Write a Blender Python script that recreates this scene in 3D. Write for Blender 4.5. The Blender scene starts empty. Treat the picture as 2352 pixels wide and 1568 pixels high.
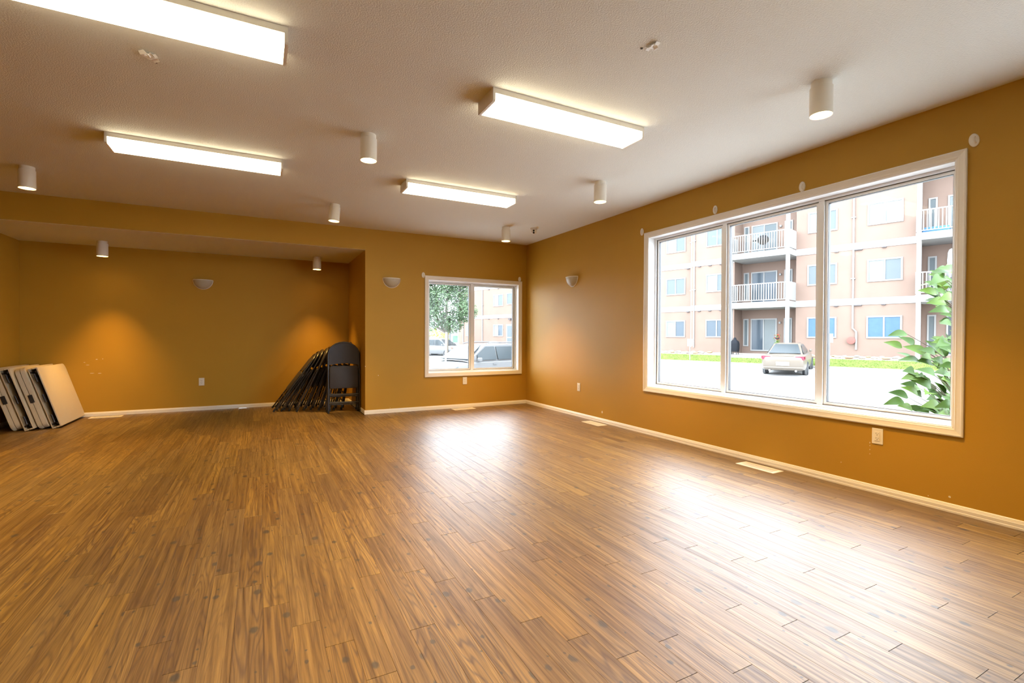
import bpy, bmesh, math, random
from mathutils import Vector, Matrix
R = math.radians
random.seed(7)
sc = bpy.context.scene
C = sc.collection

# ------------------------------------------------------------------ camera
YAW, PITCH, ROLL, FPX, CAMH = 0.4817, -0.0116, 0.0039, 1106.54, 1.1515
IW, IH = 2352, 1568
_f = Vector((math.sin(YAW)*math.cos(PITCH), math.cos(YAW)*math.cos(PITCH), math.sin(PITCH)))
_r = Vector((math.cos(YAW), -math.sin(YAW), 0)); _u = _r.cross(_f)
CR = math.cos(ROLL)*_r + math.sin(ROLL)*_u
CU = -math.sin(ROLL)*_r + math.cos(ROLL)*_u
CF = _f; CO = Vector((0, 0, CAMH))
cam = bpy.data.cameras.new('camera'); cam.lens = 36*FPX/IW; cam.sensor_width = 36; cam.clip_end = 400; cam.clip_start = .05
co = bpy.data.objects.new('camera', cam); C.objects.link(co)
co.matrix_world = Matrix(((CR.x, CU.x, -CF.x, 0), (CR.y, CU.y, -CF.y, 0), (CR.z, CU.z, -CF.z, CAMH), (0, 0, 0, 1)))
sc.camera = co
def at(px, py, depth):                 # pixel + distance along the view axis -> point
    return CO + depth*(CF + CR*((px-IW/2)/FPX) - CU*((py-IH/2)/FPX))
def project(P):
    q = Vector(P)-CO; d = q.dot(CF)
    return (IW/2+FPX*q.dot(CR)/d, IH/2-FPX*q.dot(CU)/d, d)

# ------------------------------------------------------------------ sky, exposure
w = bpy.data.worlds.new('overcast_sky'); sc.world = w; w.use_nodes = True
bg = w.node_tree.nodes['Background']; bg.inputs[0].default_value = (.82, .93, 1.04, 1); bg.inputs[1].default_value = 5.0
vs = sc.view_settings
vs.view_transform = 'Standard'; vs.look = 'None'; vs.gamma = 1; vs.use_curve_mapping = False; vs.exposure = 1.40
sc.cycles.use_denoising = True
sc.cycles.max_bounces = 6; sc.cycles.diffuse_bounces = 4; sc.cycles.glossy_bounces = 3; sc.cycles.transparent_max_bounces = 8
sc.cycles.use_adaptive_sampling = True; sc.cycles.adaptive_threshold = .04
sc.cycles.sample_clamp_indirect = 6; sc.cycles.caustics_reflective = False; sc.cycles.caustics_refractive = False
LAMP_TUBE = 5.0       # emission of the fluorescent lenses
LAMP_SPOT = 160.0      # watts of each ceiling can
LAMP_ALCOVE = 92.0
LAMP_TUBE_COL = (1, .88, .62); LAMP_SPOT_COL = (1, .56, .13)

# ------------------------------------------------------------------ helpers
def tag(o, label=None, cat=None, group=None, kind=None):
    if label: o['label'] = label
    if cat: o['category'] = cat
    if group: o['group'] = group
    if kind: o['kind'] = kind
    return o
def empty(name, loc=(0, 0, 0), rz=0, parent=None, label=None, cat=None, group=None, kind=None):
    o = bpy.data.objects.new(name, None); o.empty_display_size = .1; C.objects.link(o)
    o.location = loc; o.rotation_euler = (0, 0, rz)
    if parent: o.parent = parent
    return tag(o, label, cat, group, kind)
def link(name, me, parent=None, loc=None, rot=None):
    o = bpy.data.objects.new(name, me); C.objects.link(o)
    if parent: o.parent = parent
    if loc is not None: o.location = loc
    if rot is not None: o.rotation_euler = rot
    return o
def copy_tree(o, parent=None):
    c = o.copy(); C.objects.link(c)
    if parent: c.parent = parent
    for ch in list(o.children): copy_tree(ch, c)
    return c

class MB:
    def __init__(s): s.v = []; s.f = []
    def add(s, vs_, fs, M=None):
        b = len(s.v)
        s.v += [tuple(M @ Vector(p)) if M else tuple(p) for p in vs_]
        s.f += [tuple(i+b for i in f) for f in fs]; return s
    def box(s, x0, x1, y0, y1, z0, z1, M=None):
        x0, x1 = min(x0, x1), max(x0, x1); y0, y1 = min(y0, y1), max(y0, y1); z0, z1 = min(z0, z1), max(z0, z1)
        return s.add([(x0,y0,z0),(x1,y0,z0),(x1,y1,z0),(x0,y1,z0),(x0,y0,z1),(x1,y0,z1),(x1,y1,z1),(x0,y1,z1)],
                     [(0,3,2,1),(4,5,6,7),(0,1,5,4),(1,2,6,5),(2,3,7,6),(3,0,4,7)], M)
    def loft(s, rings, cap=True, closed=True, M=None):
        n = len(rings[0]); V = [p for r in rings for p in r]; F = []
        m = n if closed else n-1
        for i in range(len(rings)-1):
            for j in range(m):
                a = i*n+j; b = i*n+(j+1) % n
                F.append((a, b, b+n, a+n))
        if cap: F.append(tuple(range(n))[::-1]); F.append(tuple(range((len(rings)-1)*n, len(rings)*n)))
        return s.add(V, F, M)
    def lathe(s, prof, n=24, M=None, cap=True, a0=0, a1=2*math.pi):
        full = abs(a1-a0-2*math.pi) < 1e-6
        k = n if full else n+1
        rings = [[(r*math.cos(a0+(a1-a0)*j/n), r*math.sin(a0+(a1-a0)*j/n), z) for j in range(k)] for r, z in prof]
        return s.loft(rings, cap and full, full, M)
    def cyl(s, p0, p1, r, n=12, r1=None):
        p0, p1 = Vector(p0), Vector(p1); d = (p1-p0); q = d.to_track_quat('Z', 'Y').to_matrix().to_4x4(); q.translation = p0
        return s.lathe([(r, 0), (r if r1 is None else r1, d.length)], n, q)
    def tube(s, pts, r, n=8, M=None):
        pts = [Vector(p) for p in pts]; rings = []; up = None
        for i, p in enumerate(pts):
            t = (pts[min(i+1, len(pts)-1)]-pts[max(i-1, 0)]).normalized()
            if up is None:
                a = Vector((0, 0, 1)) if abs(t.z) < .9 else Vector((1, 0, 0)); up = (a-t*a.dot(t)).normalized()
            else: up = (up-t*up.dot(t)).normalized()
            b = t.cross(up); rr = r[i] if isinstance(r, (list, tuple)) else r
            rings.append([p+rr*(math.cos(2*math.pi*j/n)*up+math.sin(2*math.pi*j/n)*b) for j in range(n)])
        return s.loft(rings, True, True, M)
    def prism(s, poly, axis, a, b, M=None):     # poly of 2-D points extruded along axis from a to b
        def P(u, v, t): return {'x': (t, u, v), 'y': (u, t, v), 'z': (u, v, t)}[axis]
        return s.loft([[P(u, v, a) for u, v in poly], [P(u, v, b) for u, v in poly]], True, True, M)
    def mesh(s, name, mat, smooth=None, bevel=0, segs=2):
        me = bpy.data.meshes.new(name); me.from_pydata(s.v, [], s.f)
        bm = bmesh.new(); bm.from_mesh(me)
        if bevel:
            bmesh.ops.bevel(bm, geom=[e for e in bm.edges if len(e.link_faces) == 2 and e.calc_face_angle(0) > .5], offset=bevel, segments=segs, affect='EDGES', profile=.5, clamp_overlap=True)
        bmesh.ops.recalc_face_normals(bm, faces=bm.faces); bm.to_mesh(me); bm.free()
        me.materials.append(mat)
        if smooth:
            for p in me.polygons: p.use_smooth = True
            me.set_sharp_from_angle(angle=R(smooth))
        return me
    def build(s, name, mat, parent=None, smooth=None, bevel=0, segs=2, loc=None, rot=None):
        return link(name, s.mesh(name, mat, smooth, bevel, segs), parent, loc, rot)
def rrect(w, h, r, n=5, cx=0, cy=0):
    out = []
    for (sx, sy, a) in ((1, 1, 0), (-1, 1, 90), (-1, -1, 180), (1, -1, 270)):
        for i in range(n+1):
            t = R(a+90*i/n); out.append((cx+sx*(w/2-r)+r*math.cos(t), cy+sy*(h/2-r)+r*math.sin(t)))
    return out

# ------------------------------------------------------------------ materials
def new(name):
    m = bpy.data.materials.new(name); m.use_nodes = True; nt = m.node_tree
    return m, nt, nt.nodes['Principled BSDF']
def N(nt, t, **k):
    n = nt.nodes.new(t)
    for a, b in k.items(): setattr(n, a, b)
    return n
def L(nt, a, b): nt.links.new(a, b)
def math_(nt, op, a, b=None, c=None, clamp=False):
    n = N(nt, 'ShaderNodeMath', operation=op, use_clamp=clamp)
    for i, v in enumerate((a, b, c)):
        if v is None: continue
        if isinstance(v, (int, float)): n.inputs[i].default_value = v
        else: L(nt, v, n.inputs[i])
    return n.outputs[0]
def mix(nt, fac, a, b, mode='MIX'):
    n = N(nt, 'ShaderNodeMix', data_type='RGBA', blend_type=mode)
    for i, v in ((0, fac), (6, a), (7, b)):
        if isinstance(v, (int, float)): n.inputs[i].default_value = v
        elif isinstance(v, tuple): n.inputs[i].default_value = (*v[:3], 1)
        else: L(nt, v, n.inputs[i])
    return n.outputs[2]
def plain(name, col, rough=.5, metal=0, spec=.5, noise=0, nscale=20, bump=0, bscale=200, coat=0):
    m, nt, b = new(name)
    b.inputs['Roughness'].default_value = rough; b.inputs['Metallic'].default_value = metal
    b.inputs['Specular IOR Level'].default_value = spec; b.inputs['Coat Weight'].default_value = coat
    g = N(nt, 'ShaderNodeNewGeometry')
    nz = N(nt, 'ShaderNodeTexNoise'); nz.inputs['Scale'].default_value = nscale; nz.inputs['Detail'].default_value = 4
    L(nt, g.outputs['Position'], nz.inputs['Vector'])
    f = math_(nt, 'MULTIPLY_ADD', nz.outputs[0], 2*max(noise, .02), 1-max(noise, .02))
    c = N(nt, 'ShaderNodeVectorMath', operation='SCALE'); c.inputs[0].default_value = col; L(nt, f, c.inputs['Scale'])
    L(nt, c.outputs[0], b.inputs['Base Color'])
    if bump:
        n2 = N(nt, 'ShaderNodeTexNoise'); n2.inputs['Scale'].default_value = bscale; n2.inputs['Detail'].default_value = 3
        L(nt, g.outputs['Position'], n2.inputs['Vector'])
        bp = N(nt, 'ShaderNodeBump'); bp.inputs['Strength'].default_value = bump; bp.inputs['Distance'].default_value = .004
        L(nt, n2.outputs[0], bp.inputs['Height']); L(nt, bp.outputs[0], b.inputs['Normal'])
    return m
def emit(name, col, strength, base=(.8, .8, .75)):
    m, nt, b = new(name); b.inputs['Base Color'].default_value = (*base, 1)
    b.inputs['Emission Color'].default_value = (*col, 1); b.inputs['Emission Strength'].default_value = strength
    return m
def glass_mat(name, tint=(1, 1, 1), refl=.006):
    m = bpy.data.materials.new(name); m.use_nodes = True; nt = m.node_tree; nt.nodes.clear()
    out = N(nt, 'ShaderNodeOutputMaterial'); t = N(nt, 'ShaderNodeBsdfTransparent'); t.inputs[0].default_value = (*tint, 1)
    g = N(nt, 'ShaderNodeBsdfGlossy'); g.inputs['Roughness'].default_value = .02
    x = N(nt, 'ShaderNodeMixShader'); x.inputs[0].default_value = refl
    L(nt, t.outputs[0], x.inputs[1]); L(nt, g.outputs[0], x.inputs[2]); L(nt, x.outputs[0], out.inputs[0])
    return m
M = {}
M['wall'] = plain('mustard_wall_paint', (.475, .262, .028), .55, spec=.3, noise=.04, nscale=3, bump=.12, bscale=330)
M['ceiling'] = plain('stippled_ceiling', (.76, .76, .715), .9, spec=.1, noise=.03, nscale=60, bump=.8, bscale=120)
M['white'] = plain('white_enamel', (.80, .78, .74), .35, noise=.02)
M['trim'] = plain('white_painted_trim', (.80, .76, .70), .38, noise=.02)
M['vinyl'] = plain('white_vinyl', (.82, .83, .84), .3, noise=.02)
M['gasket'] = plain('grey_gasket', (.10, .10, .10), .5)
M['plastic'] = plain('ivory_plastic', (.82, .78, .70), .35)
M['slot'] = plain('dark_slot', (.03, .025, .02), .6)
M['subfloor'] = plain('dark_underlay', (.03, .018, .01), .9)
M['pane'] = glass_mat('window_glass')
M['black'] = plain('black_steel', (.018, .016, .019), .32, spec=.8, noise=.1)
M['blackpad'] = plain('black_vinyl_pad', (.030, .025, .028), .6, noise=.1, bump=.1, bscale=500)
M['foot'] = plain('black_rubber', (.012, .011, .011), .7)
M['tabletop'] = plain('cream_moulded_plastic', (.62, .53, .38), .5, bump=.15, bscale=420)
M['sconce'] = plain('frosted_alabaster_glass', (.46, .41, .32), .4, noise=.08, nscale=40)
M['lens'] = plain('black_lens', (.01, .01, .012), .1)

def floor_mat():
    m, nt, b = new('pine_laminate')
    g = N(nt, 'ShaderNodeNewGeometry'); oi = N(nt, 'ShaderNodeObjectInfo')
    rnd = math_(nt, 'FRACT', math_(nt, 'MULTIPLY_ADD', oi.outputs['Random'], 7.13, math_(nt, 'MULTIPLY', g.outputs['Random Per Island'], 3.77)))
    rnd2 = math_(nt, 'FRACT', math_(nt, 'MULTIPLY', rnd, 17.31)); rnd3 = math_(nt, 'FRACT', math_(nt, 'MULTIPLY', rnd, 91.7))
    cmb = N(nt, 'ShaderNodeCombineXYZ'); L(nt, math_(nt, 'MULTIPLY', rnd, 37), cmb.inputs[0]); L(nt, math_(nt, 'MULTIPLY', rnd2, 53), cmb.inputs[1])
    off = N(nt, 'ShaderNodeVectorMath', operation='ADD'); L(nt, g.outputs['Position'], off.inputs[0]); L(nt, cmb.outputs[0], off.inputs[1])
    def scaled(x, y, src=None):
        n = N(nt, 'ShaderNodeVectorMath', operation='MULTIPLY'); L(nt, src or off.outputs[0], n.inputs[0]); n.inputs[1].default_value = (x, y, 1); return n.outputs[0]
    def noise(vec, det=3, rough=.55, dist=0):
        n = N(nt, 'ShaderNodeTexNoise'); n.inputs['Scale'].default_value = 1; n.inputs['Detail'].default_value = det; n.inputs['Roughness'].default_value = rough; n.inputs['Distortion'].default_value = dist
        L(nt, vec, n.inputs['Vector']); return n.outputs[0]
    fine = noise(scaled(125, 1.9), 4, .7)                  # thin hair-line grain
    broad = noise(scaled(48, 1.1), 5, .65)                   # streaks
    # growth rings: cathedral figure = bands of a slow field
    fld = noise(scaled(11, .75), 2, .4, .15)
    ring = math_(nt, 'SINE', math_(nt, 'MULTIPLY', fld, 130))
    ringd = math_(nt, 'POWER', math_(nt, 'MULTIPLY_ADD', ring, .5, .5), 3)
    # knots
    vo = N(nt, 'ShaderNodeTexVoronoi', voronoi_dimensions='2D'); vo.inputs['Scale'].default_value = 1; L(nt, scaled(9.5, 6.5), vo.inputs['Vector'])
    sep = N(nt, 'ShaderNodeSeparateColor'); L(nt, vo.outputs['Color'], sep.inputs[0])
    sel = math_(nt, 'GREATER_THAN', sep.outputs[0], .40)
    size = math_(nt, 'MULTIPLY_ADD', math_(nt, 'POWER', sep.outputs[1], 3), .17, .05)
    jit = math_(nt, 'MULTIPLY_ADD', noise(scaled(90, 60), 2), .09, -.045)
    dist = math_(nt, 'ADD', vo.outputs['Distance'], jit)
    knot = math_(nt, 'MULTIPLY', sel, math_(nt, 'SUBTRACT', 1, math_(nt, 'DIVIDE', dist, size), clamp=True))
    knot = math_(nt, 'MULTIPLY', knot, 2.4, clamp=True)
    base = mix(nt, rnd, (.18, .098, .013), (.335, .20, .030))
    base = mix(nt, math_(nt, 'MULTIPLY', rnd3, .45), base, (.19, .13, .055))
    c = mix(nt, math_(nt, 'MULTIPLY_ADD', broad, 3.2, -1.15, clamp=True), mix(nt, .8, base, (.055, .023, .006)), base)
    c = mix(nt, math_(nt, 'MULTIPLY', ringd, math_(nt, 'MULTIPLY_ADD', rnd2, .55, .30)), c, (.055, .022, .006))
    fl = math_(nt, 'MULTIPLY_ADD', fine, 5.0, -2.55, clamp=True)
    c = mix(nt, math_(nt, 'MULTIPLY', fl, .8), c, (.032, .013, .004))
    c = mix(nt, math_(nt, 'MULTIPLY', knot, .92), c, (.030, .022, .018))
    L(nt, c, b.inputs['Base Color'])
    L(nt, math_(nt, 'MULTIPLY_ADD', math_(nt, 'MULTIPLY_ADD', broad, 3.2, -1.15, clamp=True), .55, math_(nt, 'MULTIPLY_ADD', fl, -.25, .55)), b.inputs['Specular IOR Level'])
    L(nt, math_(nt, 'MULTIPLY_ADD', fl, .10, .44), b.inputs['Roughness'])
    b.inputs['Coat Weight'].default_value = .40; b.inputs['Coat Roughness'].default_value = .46
    bp = N(nt, 'ShaderNodeBump'); bp.inputs['Strength'].default_value = .35; bp.inputs['Distance'].default_value = .0012
    hgt = math_(nt, 'ADD', math_(nt, 'MULTIPLY', fine, -.8), math_(nt, 'MULTIPLY', broad, .8))
    L(nt, hgt, bp.inputs['Height']); L(nt, bp.outputs[0], b.inputs['Normal']); L(nt, bp.outputs[0], b.inputs['Coat Normal'])
    return m
M['floor'] = floor_mat()

# ------------------------------------------------------------------ room shell
H, XR, YB, XA, ZS, YA, XL = 2.70, 4.038, 7.202, 1.355, 2.392, 8.702, -2.833
XW, YF = -4.3, -2.6            # unseen far-left and rear limits of the room
T = .2
def struct(name, mb, mat, **k): return tag(mb.build(name, mat, **k), kind='structure')
RW = dict(y0=1.402, y1=4.337, z0=.504, z1=2.368)      # casing outside, right window
BW = dict(x0=2.245, x1=3.947, z0=.508, z1=2.076)      # casing outside, back window
CW = .060
def wall_with_hole(axis, pos, thick, a0, a1, h0, h1, z0, z1):
    mb = MB()
    for (u0, u1, w0, w1) in ((a0, h0, 0, H), (h1, a1, 0, H), (h0, h1, 0, z0), (h0, h1, z1, H)):
        if axis == 'x': mb.box(pos, pos+thick, u0, u1, w0, w1)
        else: mb.box(u0, u1, pos, pos+thick, w0, w1)
    return mb
RW2 = dict(y0=-2.1, y1=.84, z0=.504, z1=2.368)         # window added out of view behind the viewpoint for more daylight
mbr = wall_with_hole('x', XR, T, 1.1, YB, RW['y0']+CW, RW['y1']-CW, RW['z0']+CW, RW['z1']-CW)
mb2 = wall_with_hole('x', XR, T, YF, 1.1, RW2['y0']+CW, RW2['y1']-CW, RW2['z0']+CW, RW2['z1']-CW); mbr.add(mb2.v, mb2.f)
wall_right = struct('wall_right', mbr, M['wall'])
wall_back = struct('wall_back', wall_with_hole('y', YB, T, XA, XR+T, BW['x0']+CW, BW['x1']-CW, BW['z0']+CW, BW['z1']-CW), M['wall'])
struct('wall_header', MB().box(XW, XA, YB, YB+.15, ZS+.002, H), M['wall'])
struct('wall_alcove_right', MB().box(XA, XA+T, YB+T, YA+T, 0, H), M['wall'])
wall_alcove = struct('wall_alcove_back', MB().box(XL-T, XA, YA, YA+T, 0, H), M['wall'])
struct('wall_alcove_left', MB().box(XL-T, XL, YB+T, YA, 0, H), M['wall'])
struct('wall_back_left', MB().box(XW, XL, YB+.15, YB+T, 0, H).box(XW, XL, YB, YB+.15, 0, ZS), M['wall'])
struct('wall_left', MB().box(XW-T, XW, YF-T, YB+T, 0, H), M['wall'])
struct('wall_front', MB().box(XW, XR+T, YF-T, YF, 0, H), M['wall'])
struct('ceiling', MB().box(XW-T, XR+T, YF-T, YA+T, H, H+.15), M['ceiling'])
struct('ceiling_alcove', MB().box(XL, XA, YB+.001, YA, ZS, ZS+.0018), M['ceiling'])

# floor with individual planks
floor = struct('floor', MB().box(XW, XR, YF, YB, -.25, -.007).box(XL, XA, YB, YA, -.25, -.007), M['subfloor'])
PW, PL, PX0 = .1016, .957, .516
known = {0:1.838,1:2.297,2:2.144,3:1.918,4:1.684,5:1.504,6:1.337,7:2.114,8:1.34,9:1.097,10:1.917,11:1.767,12:1.368,13:1.188,14:1.042,15:.913,16:.703,
         17:1.597,18:1.412,19:1.19,20:.963,21:.836,22:1.689,23:1.459,24:.853,25:1.327,26:1.106,28:1.489,29:1.202}
def plank_mb(wd, ln):
    gx, gy, bv = .0002, .0010, .0006
    a, b = wd/2-gx, ln/2-gy
    r0 = [(-a, -b, -.007), (a, -b, -.007), (a, b, -.007), (-a, b, -.007)]
    r1 = [(x, y, -bv) for x, y, _ in r0]
    r2 = [(math.copysign(a-bv, x), math.copysign(b-bv, y), 0) for x, y, _ in r0]
    return MB().loft([r0, r1, r2], True)
planks = []
prng = random.Random(3); prev = 1.2
for k in range(int((XW-PX0)//PW)-1, int((XR-PX0)//PW)+1):
    xa, xb = PX0+k*PW, PX0+(k+1)*PW
    ph = known.get(k, prev - prng.uniform(.12, .33)); prev = ph
    xa, xb = max(xa, XW+.002), min(xb, XR-.001)
    if xb-xa < .01: continue
    xm = (xa+xb)/2
    spans = [(YF, YB)]
    if XL < xm < XA: spans = [(YF, YA)]; xa, xb = max(xa, XL+.002), min(xb, XA-.001)
    for (ya, yb) in spans:
        j = ph - math.ceil((ph-ya)/PL)*PL
        while j < yb:
            y0, y1 = max(j, ya+.002), min(j+PL, yb-.002); j += PL
            if y1-y0 < .03: continue
            planks.append(((xa+xb)/2, (y0+y1)/2, xb-xa, y1-y0))
def parea(pk):
    x, y, wd, ln = pk; pts = []
    for sx, sy in ((-1, -1), (1, -1), (1, 1), (-1, 1)):
        a = project((x+sx*wd/2, y+sy*ln/2, 0))
        if a[2] < .4: return 0
        pts.append((min(max(a[0], 0), IW), min(max(a[1], 0), IH)))
    return abs(sum(pts[i][0]*pts[(i+1) % 4][1]-pts[(i+1) % 4][0]*pts[i][1] for i in range(4)))/2
planks.sort(key=parea, reverse=True)
cache = {}; rest = MB()
for i, (x, y, wd, ln) in enumerate(planks):
    if i < 300:
        key = (round(wd, 4), round(ln, 3))
        if key not in cache: cache[key] = plank_mb(wd, ln).mesh('plank', M['floor'])
        link('plank', cache[key], floor, (x, y, 0))
    else:
        pb = plank_mb(wd, ln); rest.add(pb.v, pb.f, Matrix.Translation((x, y, 0)))
tag(rest.build('plank_field', M['floor'], floor), kind='stuff')

# baseboards
def baseboard(name, pts):
    """profile run along a list of (start,end,normal) segments on the floor"""
    prof = [(0, 0), (.0125, 0), (.0125, .012), (.0105, .016), (.0105, .036), (.008, .040), (.008, .044), (.006, .047), (.006, .051), (.003, .056), (0, .058)]
    mb = MB()
    for a, b, n in pts:
        a, b, n = Vector(a), Vector(b), Vector(n)
        mb.loft([[(P.x+n.x*d, P.y+n.y*d, z) for d, z in prof] for P in (a, b)])
    return struct(name, mb, M['trim'])
baseboard('baseboard_right', [((XR, 3.045, 0), (XR, YB-.0125, 0), (-1, 0, 0)), ((XR, YF, 0), (XR, 3.043, 0), (-1, 0, 0))])
baseboard('baseboard_back', [((XA-.0125, YB, 0), (XR, YB, 0), (0, -1, 0))])
baseboard('baseboard_alcove_right', [((XA, YB, 0), (XA, YA-.0125, 0), (-1, 0, 0))])
baseboard('baseboard_alcove_back', [((XL, YA, 0), (XA, YA, 0), (0, -1, 0))])
baseboard('baseboard_alcove_left', [((XL, YB, 0), (XL, YA-.0125, 0), (1, 0, 0))])

# ------------------------------------------------------------------ windows
def window(name, Mx, W_, H_, splits, label):
    """local frame: u along the wall 0..W_, v depth (outwards +), z up 0..H_ (casing outside)"""
    root = tag(empty(name), kind='structure'); root.matrix_world = Mx
    root['label'] = label
    # casing: four mitred mouldings
    prof = [(0, 0), (0, -.016), (.008, -.019), (.016, -.0165), (.034, -.013), (.044, -.0125), (.050, -.009), (.056, -.0085), (.060, -.004), (.060, 0)]
    def side(p0, p1, n):
        mb = MB()
        # p0,p1 outer corners, n inward direction
        d = (Vector(p1)-Vector(p0)).normalized()
        ra, rb = [], []
        for t, y in prof:
            A = Vector(p0)+Vector(n)*t+d*t; B = Vector(p1)+Vector(n)*t-d*t
            ra.append((A.x, y, A.z)); rb.append((B.x, y, B.z))
        return mb.loft([ra, rb])
    c = [(0, 0, 0), (W_, 0, 0), (W_, 0, H_), (0, 0, H_)]
    for a, b, n in ((0, 1, (0, 0, 1)), (1, 2, (-1, 0, 0)), (2, 3, (0, 0, -1)), (3, 0, (1, 0, 0))):
        side(c[a], c[b], n).build('casing', M['trim'], root)
    iw0, iw1, ih0, ih1 = CW, W_-CW, CW, H_-CW
    t = .004
    mb = MB()                       # jamb liner
    mb.box(iw0, iw0+t, -.004, T, ih0, ih1).box(iw1-t, iw1, -.004, T, ih0, ih1).box(iw0+t, iw1-t, -.004, T, ih0, ih0+t).box(iw0+t, iw1-t, -.004, T, ih1-t, ih1)
    mb.build('jamb', M['vinyl'], root)
    def ring(nm, a0, a1, b0, b1, wd, y0, y1, mat, par):
        m_ = MB(); m_.box(a0, a0+wd, y0, y1, b0, b1).box(a1-wd, a1, y0, y1, b0, b1).box(a0+wd, a1-wd, y0, y1, b0, b0+wd).box(a0+wd, a1-wd, y0, y1, b1-wd, b1)
        return m_.build(nm, mat, par)
    a0, a1, b0, b1 = iw0+t, iw1-t, ih0+t, ih1-t
    fr = ring('frame', a0, a1, b0, b1, .022, .095, .165, M['vinyl'], root)
    ring('gasket', a0+.022, a1-.022, b0+.022, b1-.022, .005, .105, .155, M['gasket'], fr)
    ed = [a0+.024]+list(splits)+[a1-.024]
    for s_ in splits:
        MB().box(s_-.022, s_+.022, .098, .165, b0+.022, b1-.022).build('mullion', M['vinyl'], root)
        MB().box(s_-.027, s_+.027, .118, .150, b0+.024, b1-.024).build('mullion_gasket', M['gasket'], root)
    for i in range(len(ed)-1):
        u0 = ed[i]+(.022 if i else 0); u1 = ed[i+1]-(.022 if i < len(splits) else 0)
        s2 = ring('sash', u0+.004, u1-.004, b0+.027, b1-.027, .020, .112, .150, M['vinyl'], root)
        ring('bead', u0+.024, u1-.024, b0+.047, b1-.047, .004, .118, .146, M['gasket'], s2)
        MB().box(u0+.026, u1-.026, .128, .132, b0+.049, b1-.049).build('pane', M['pane'], root)
    return root
# right window: u runs from far end (y1) to near end, v outwards = +x
Mr = Matrix(((0, 1, 0, XR), (-1, 0, 0, RW['y1']), (0, 0, 1, RW['z0']), (0, 0, 0, 1)))
window('window_1', Mr, RW['y1']-RW['y0'], RW['z1']-RW['z0'], [RW['y1']-3.312, RW['y1']-2.370], 'wide white three-pane window in the mustard wall facing the car park')
Mb_ = Matrix(((1, 0, 0, BW['x0']), (0, 1, 0, YB), (0, 0, 1, BW['z0']), (0, 0, 0, 1)))
w2 = window('window_2', Mb_, BW['x1']-BW['x0'], BW['z1']-BW['z0'], [3.075-BW['x0']], 'white two-pane window in the wall beside the alcove')
window('added_window', Matrix(((0, 1, 0, XR), (-1, 0, 0, RW2['y1']), (0, 0, 1, RW2['z0']), (0, 0, 0, 1))), RW2['y1']-RW2['y0'], RW2['z1']-RW2['z0'], [1.0, 1.95], 'added wide white window out of view further along the wall')  # added out of view to let extra daylight into the room
lk = MB().box(.818, .842, .085, .098, .98, 1.02).build('latch', M['vinyl'], w2, bevel=.004)

# ------------------------------------------------------------------ fluorescent ceiling fittings
def tube_mat():
    m, nt, b = new('fluorescent_lens'); b.inputs['Base Color'].default_value = (.8, .78, .7, 1)
    tc = N(nt, 'ShaderNodeTexCoord'); sx = N(nt, 'ShaderNodeSeparateXYZ'); L(nt, tc.outputs['Object'], sx.inputs[0])
    # two tubes run the length behind the ribbed lens
    d = math_(nt, 'ABSOLUTE', math_(nt, 'SUBTRACT', math_(nt, 'ABSOLUTE', sx.outputs[1]), .070))
    k = math_(nt, 'SUBTRACT', 1, math_(nt, 'MULTIPLY', d, 13), clamp=True)
    k = math_(nt, 'MULTIPLY_ADD', k, .75, .45)
    b.inputs['Emission Color'].default_value = (*LAMP_TUBE_COL, 1)
    L(nt, math_(nt, 'MULTIPLY', k, LAMP_TUBE), b.inputs['Emission Strength'])
    return m
M['tube'] = tube_mat()
M['lampbody'] = plain('white_lamp_housing', (.78, .74, .66), .4)
def fluorescent():
    root = empty('fluorescent_light')
    Ln, W_ = 1.235, .235
    MB().box(-Ln/2, Ln/2, -W_/2, W_/2, -.034, 0).build('housing', M['lampbody'], root, bevel=.002)
    lens = [(-W_/2+.003, -.034), (-W_/2+.003, -.074), (-W_/2+.011, -.082), (W_/2-.011, -.082), (W_/2-.003, -.074), (W_/2-.003, -.034)]
    MB().prism(lens, 'x', -Ln/2+.014, Ln/2-.014).build('lens', M['tube'], root)
    cap = [(-W_/2, 0), (-W_/2, -.078), (-W_/2+.008, -.086), (W_/2-.008, -.086), (W_/2, -.078), (W_/2, 0)]
    for s in (-1, 1):
        MB().prism(cap, 'x', s*(Ln/2-.016), s*Ln/2).build('end_cap', M['lampbody'], root)
    return root
fl0 = fluorescent()
flu = [((-.49, 2.805), 'fluorescent ceiling light farthest from both windows, beside a torn tape scrap'),
       ((1.905, 2.845), 'fluorescent ceiling light closest to the wide three-pane window'),
       ((-.435, 4.835), 'fluorescent ceiling light directly in front of the alcove soffit'),
       ((1.90, 4.835), 'fluorescent ceiling light closest to the two-pane window'),
       ((-.49, .78), 'added fluorescent ceiling light out of view, on the open-floor side'),
       ((1.905, .78), 'added fluorescent ceiling light out of view, on the wide-window side')]  # last two fittings are added out of view to brighten the room
for i, ((x, y), lab) in enumerate(flu):
    o = fl0 if i == 0 else copy_tree(fl0)
    o.location = (x, y, H); tag(o, lab, 'ceiling light', 'fluorescent ceiling lights')

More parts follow.
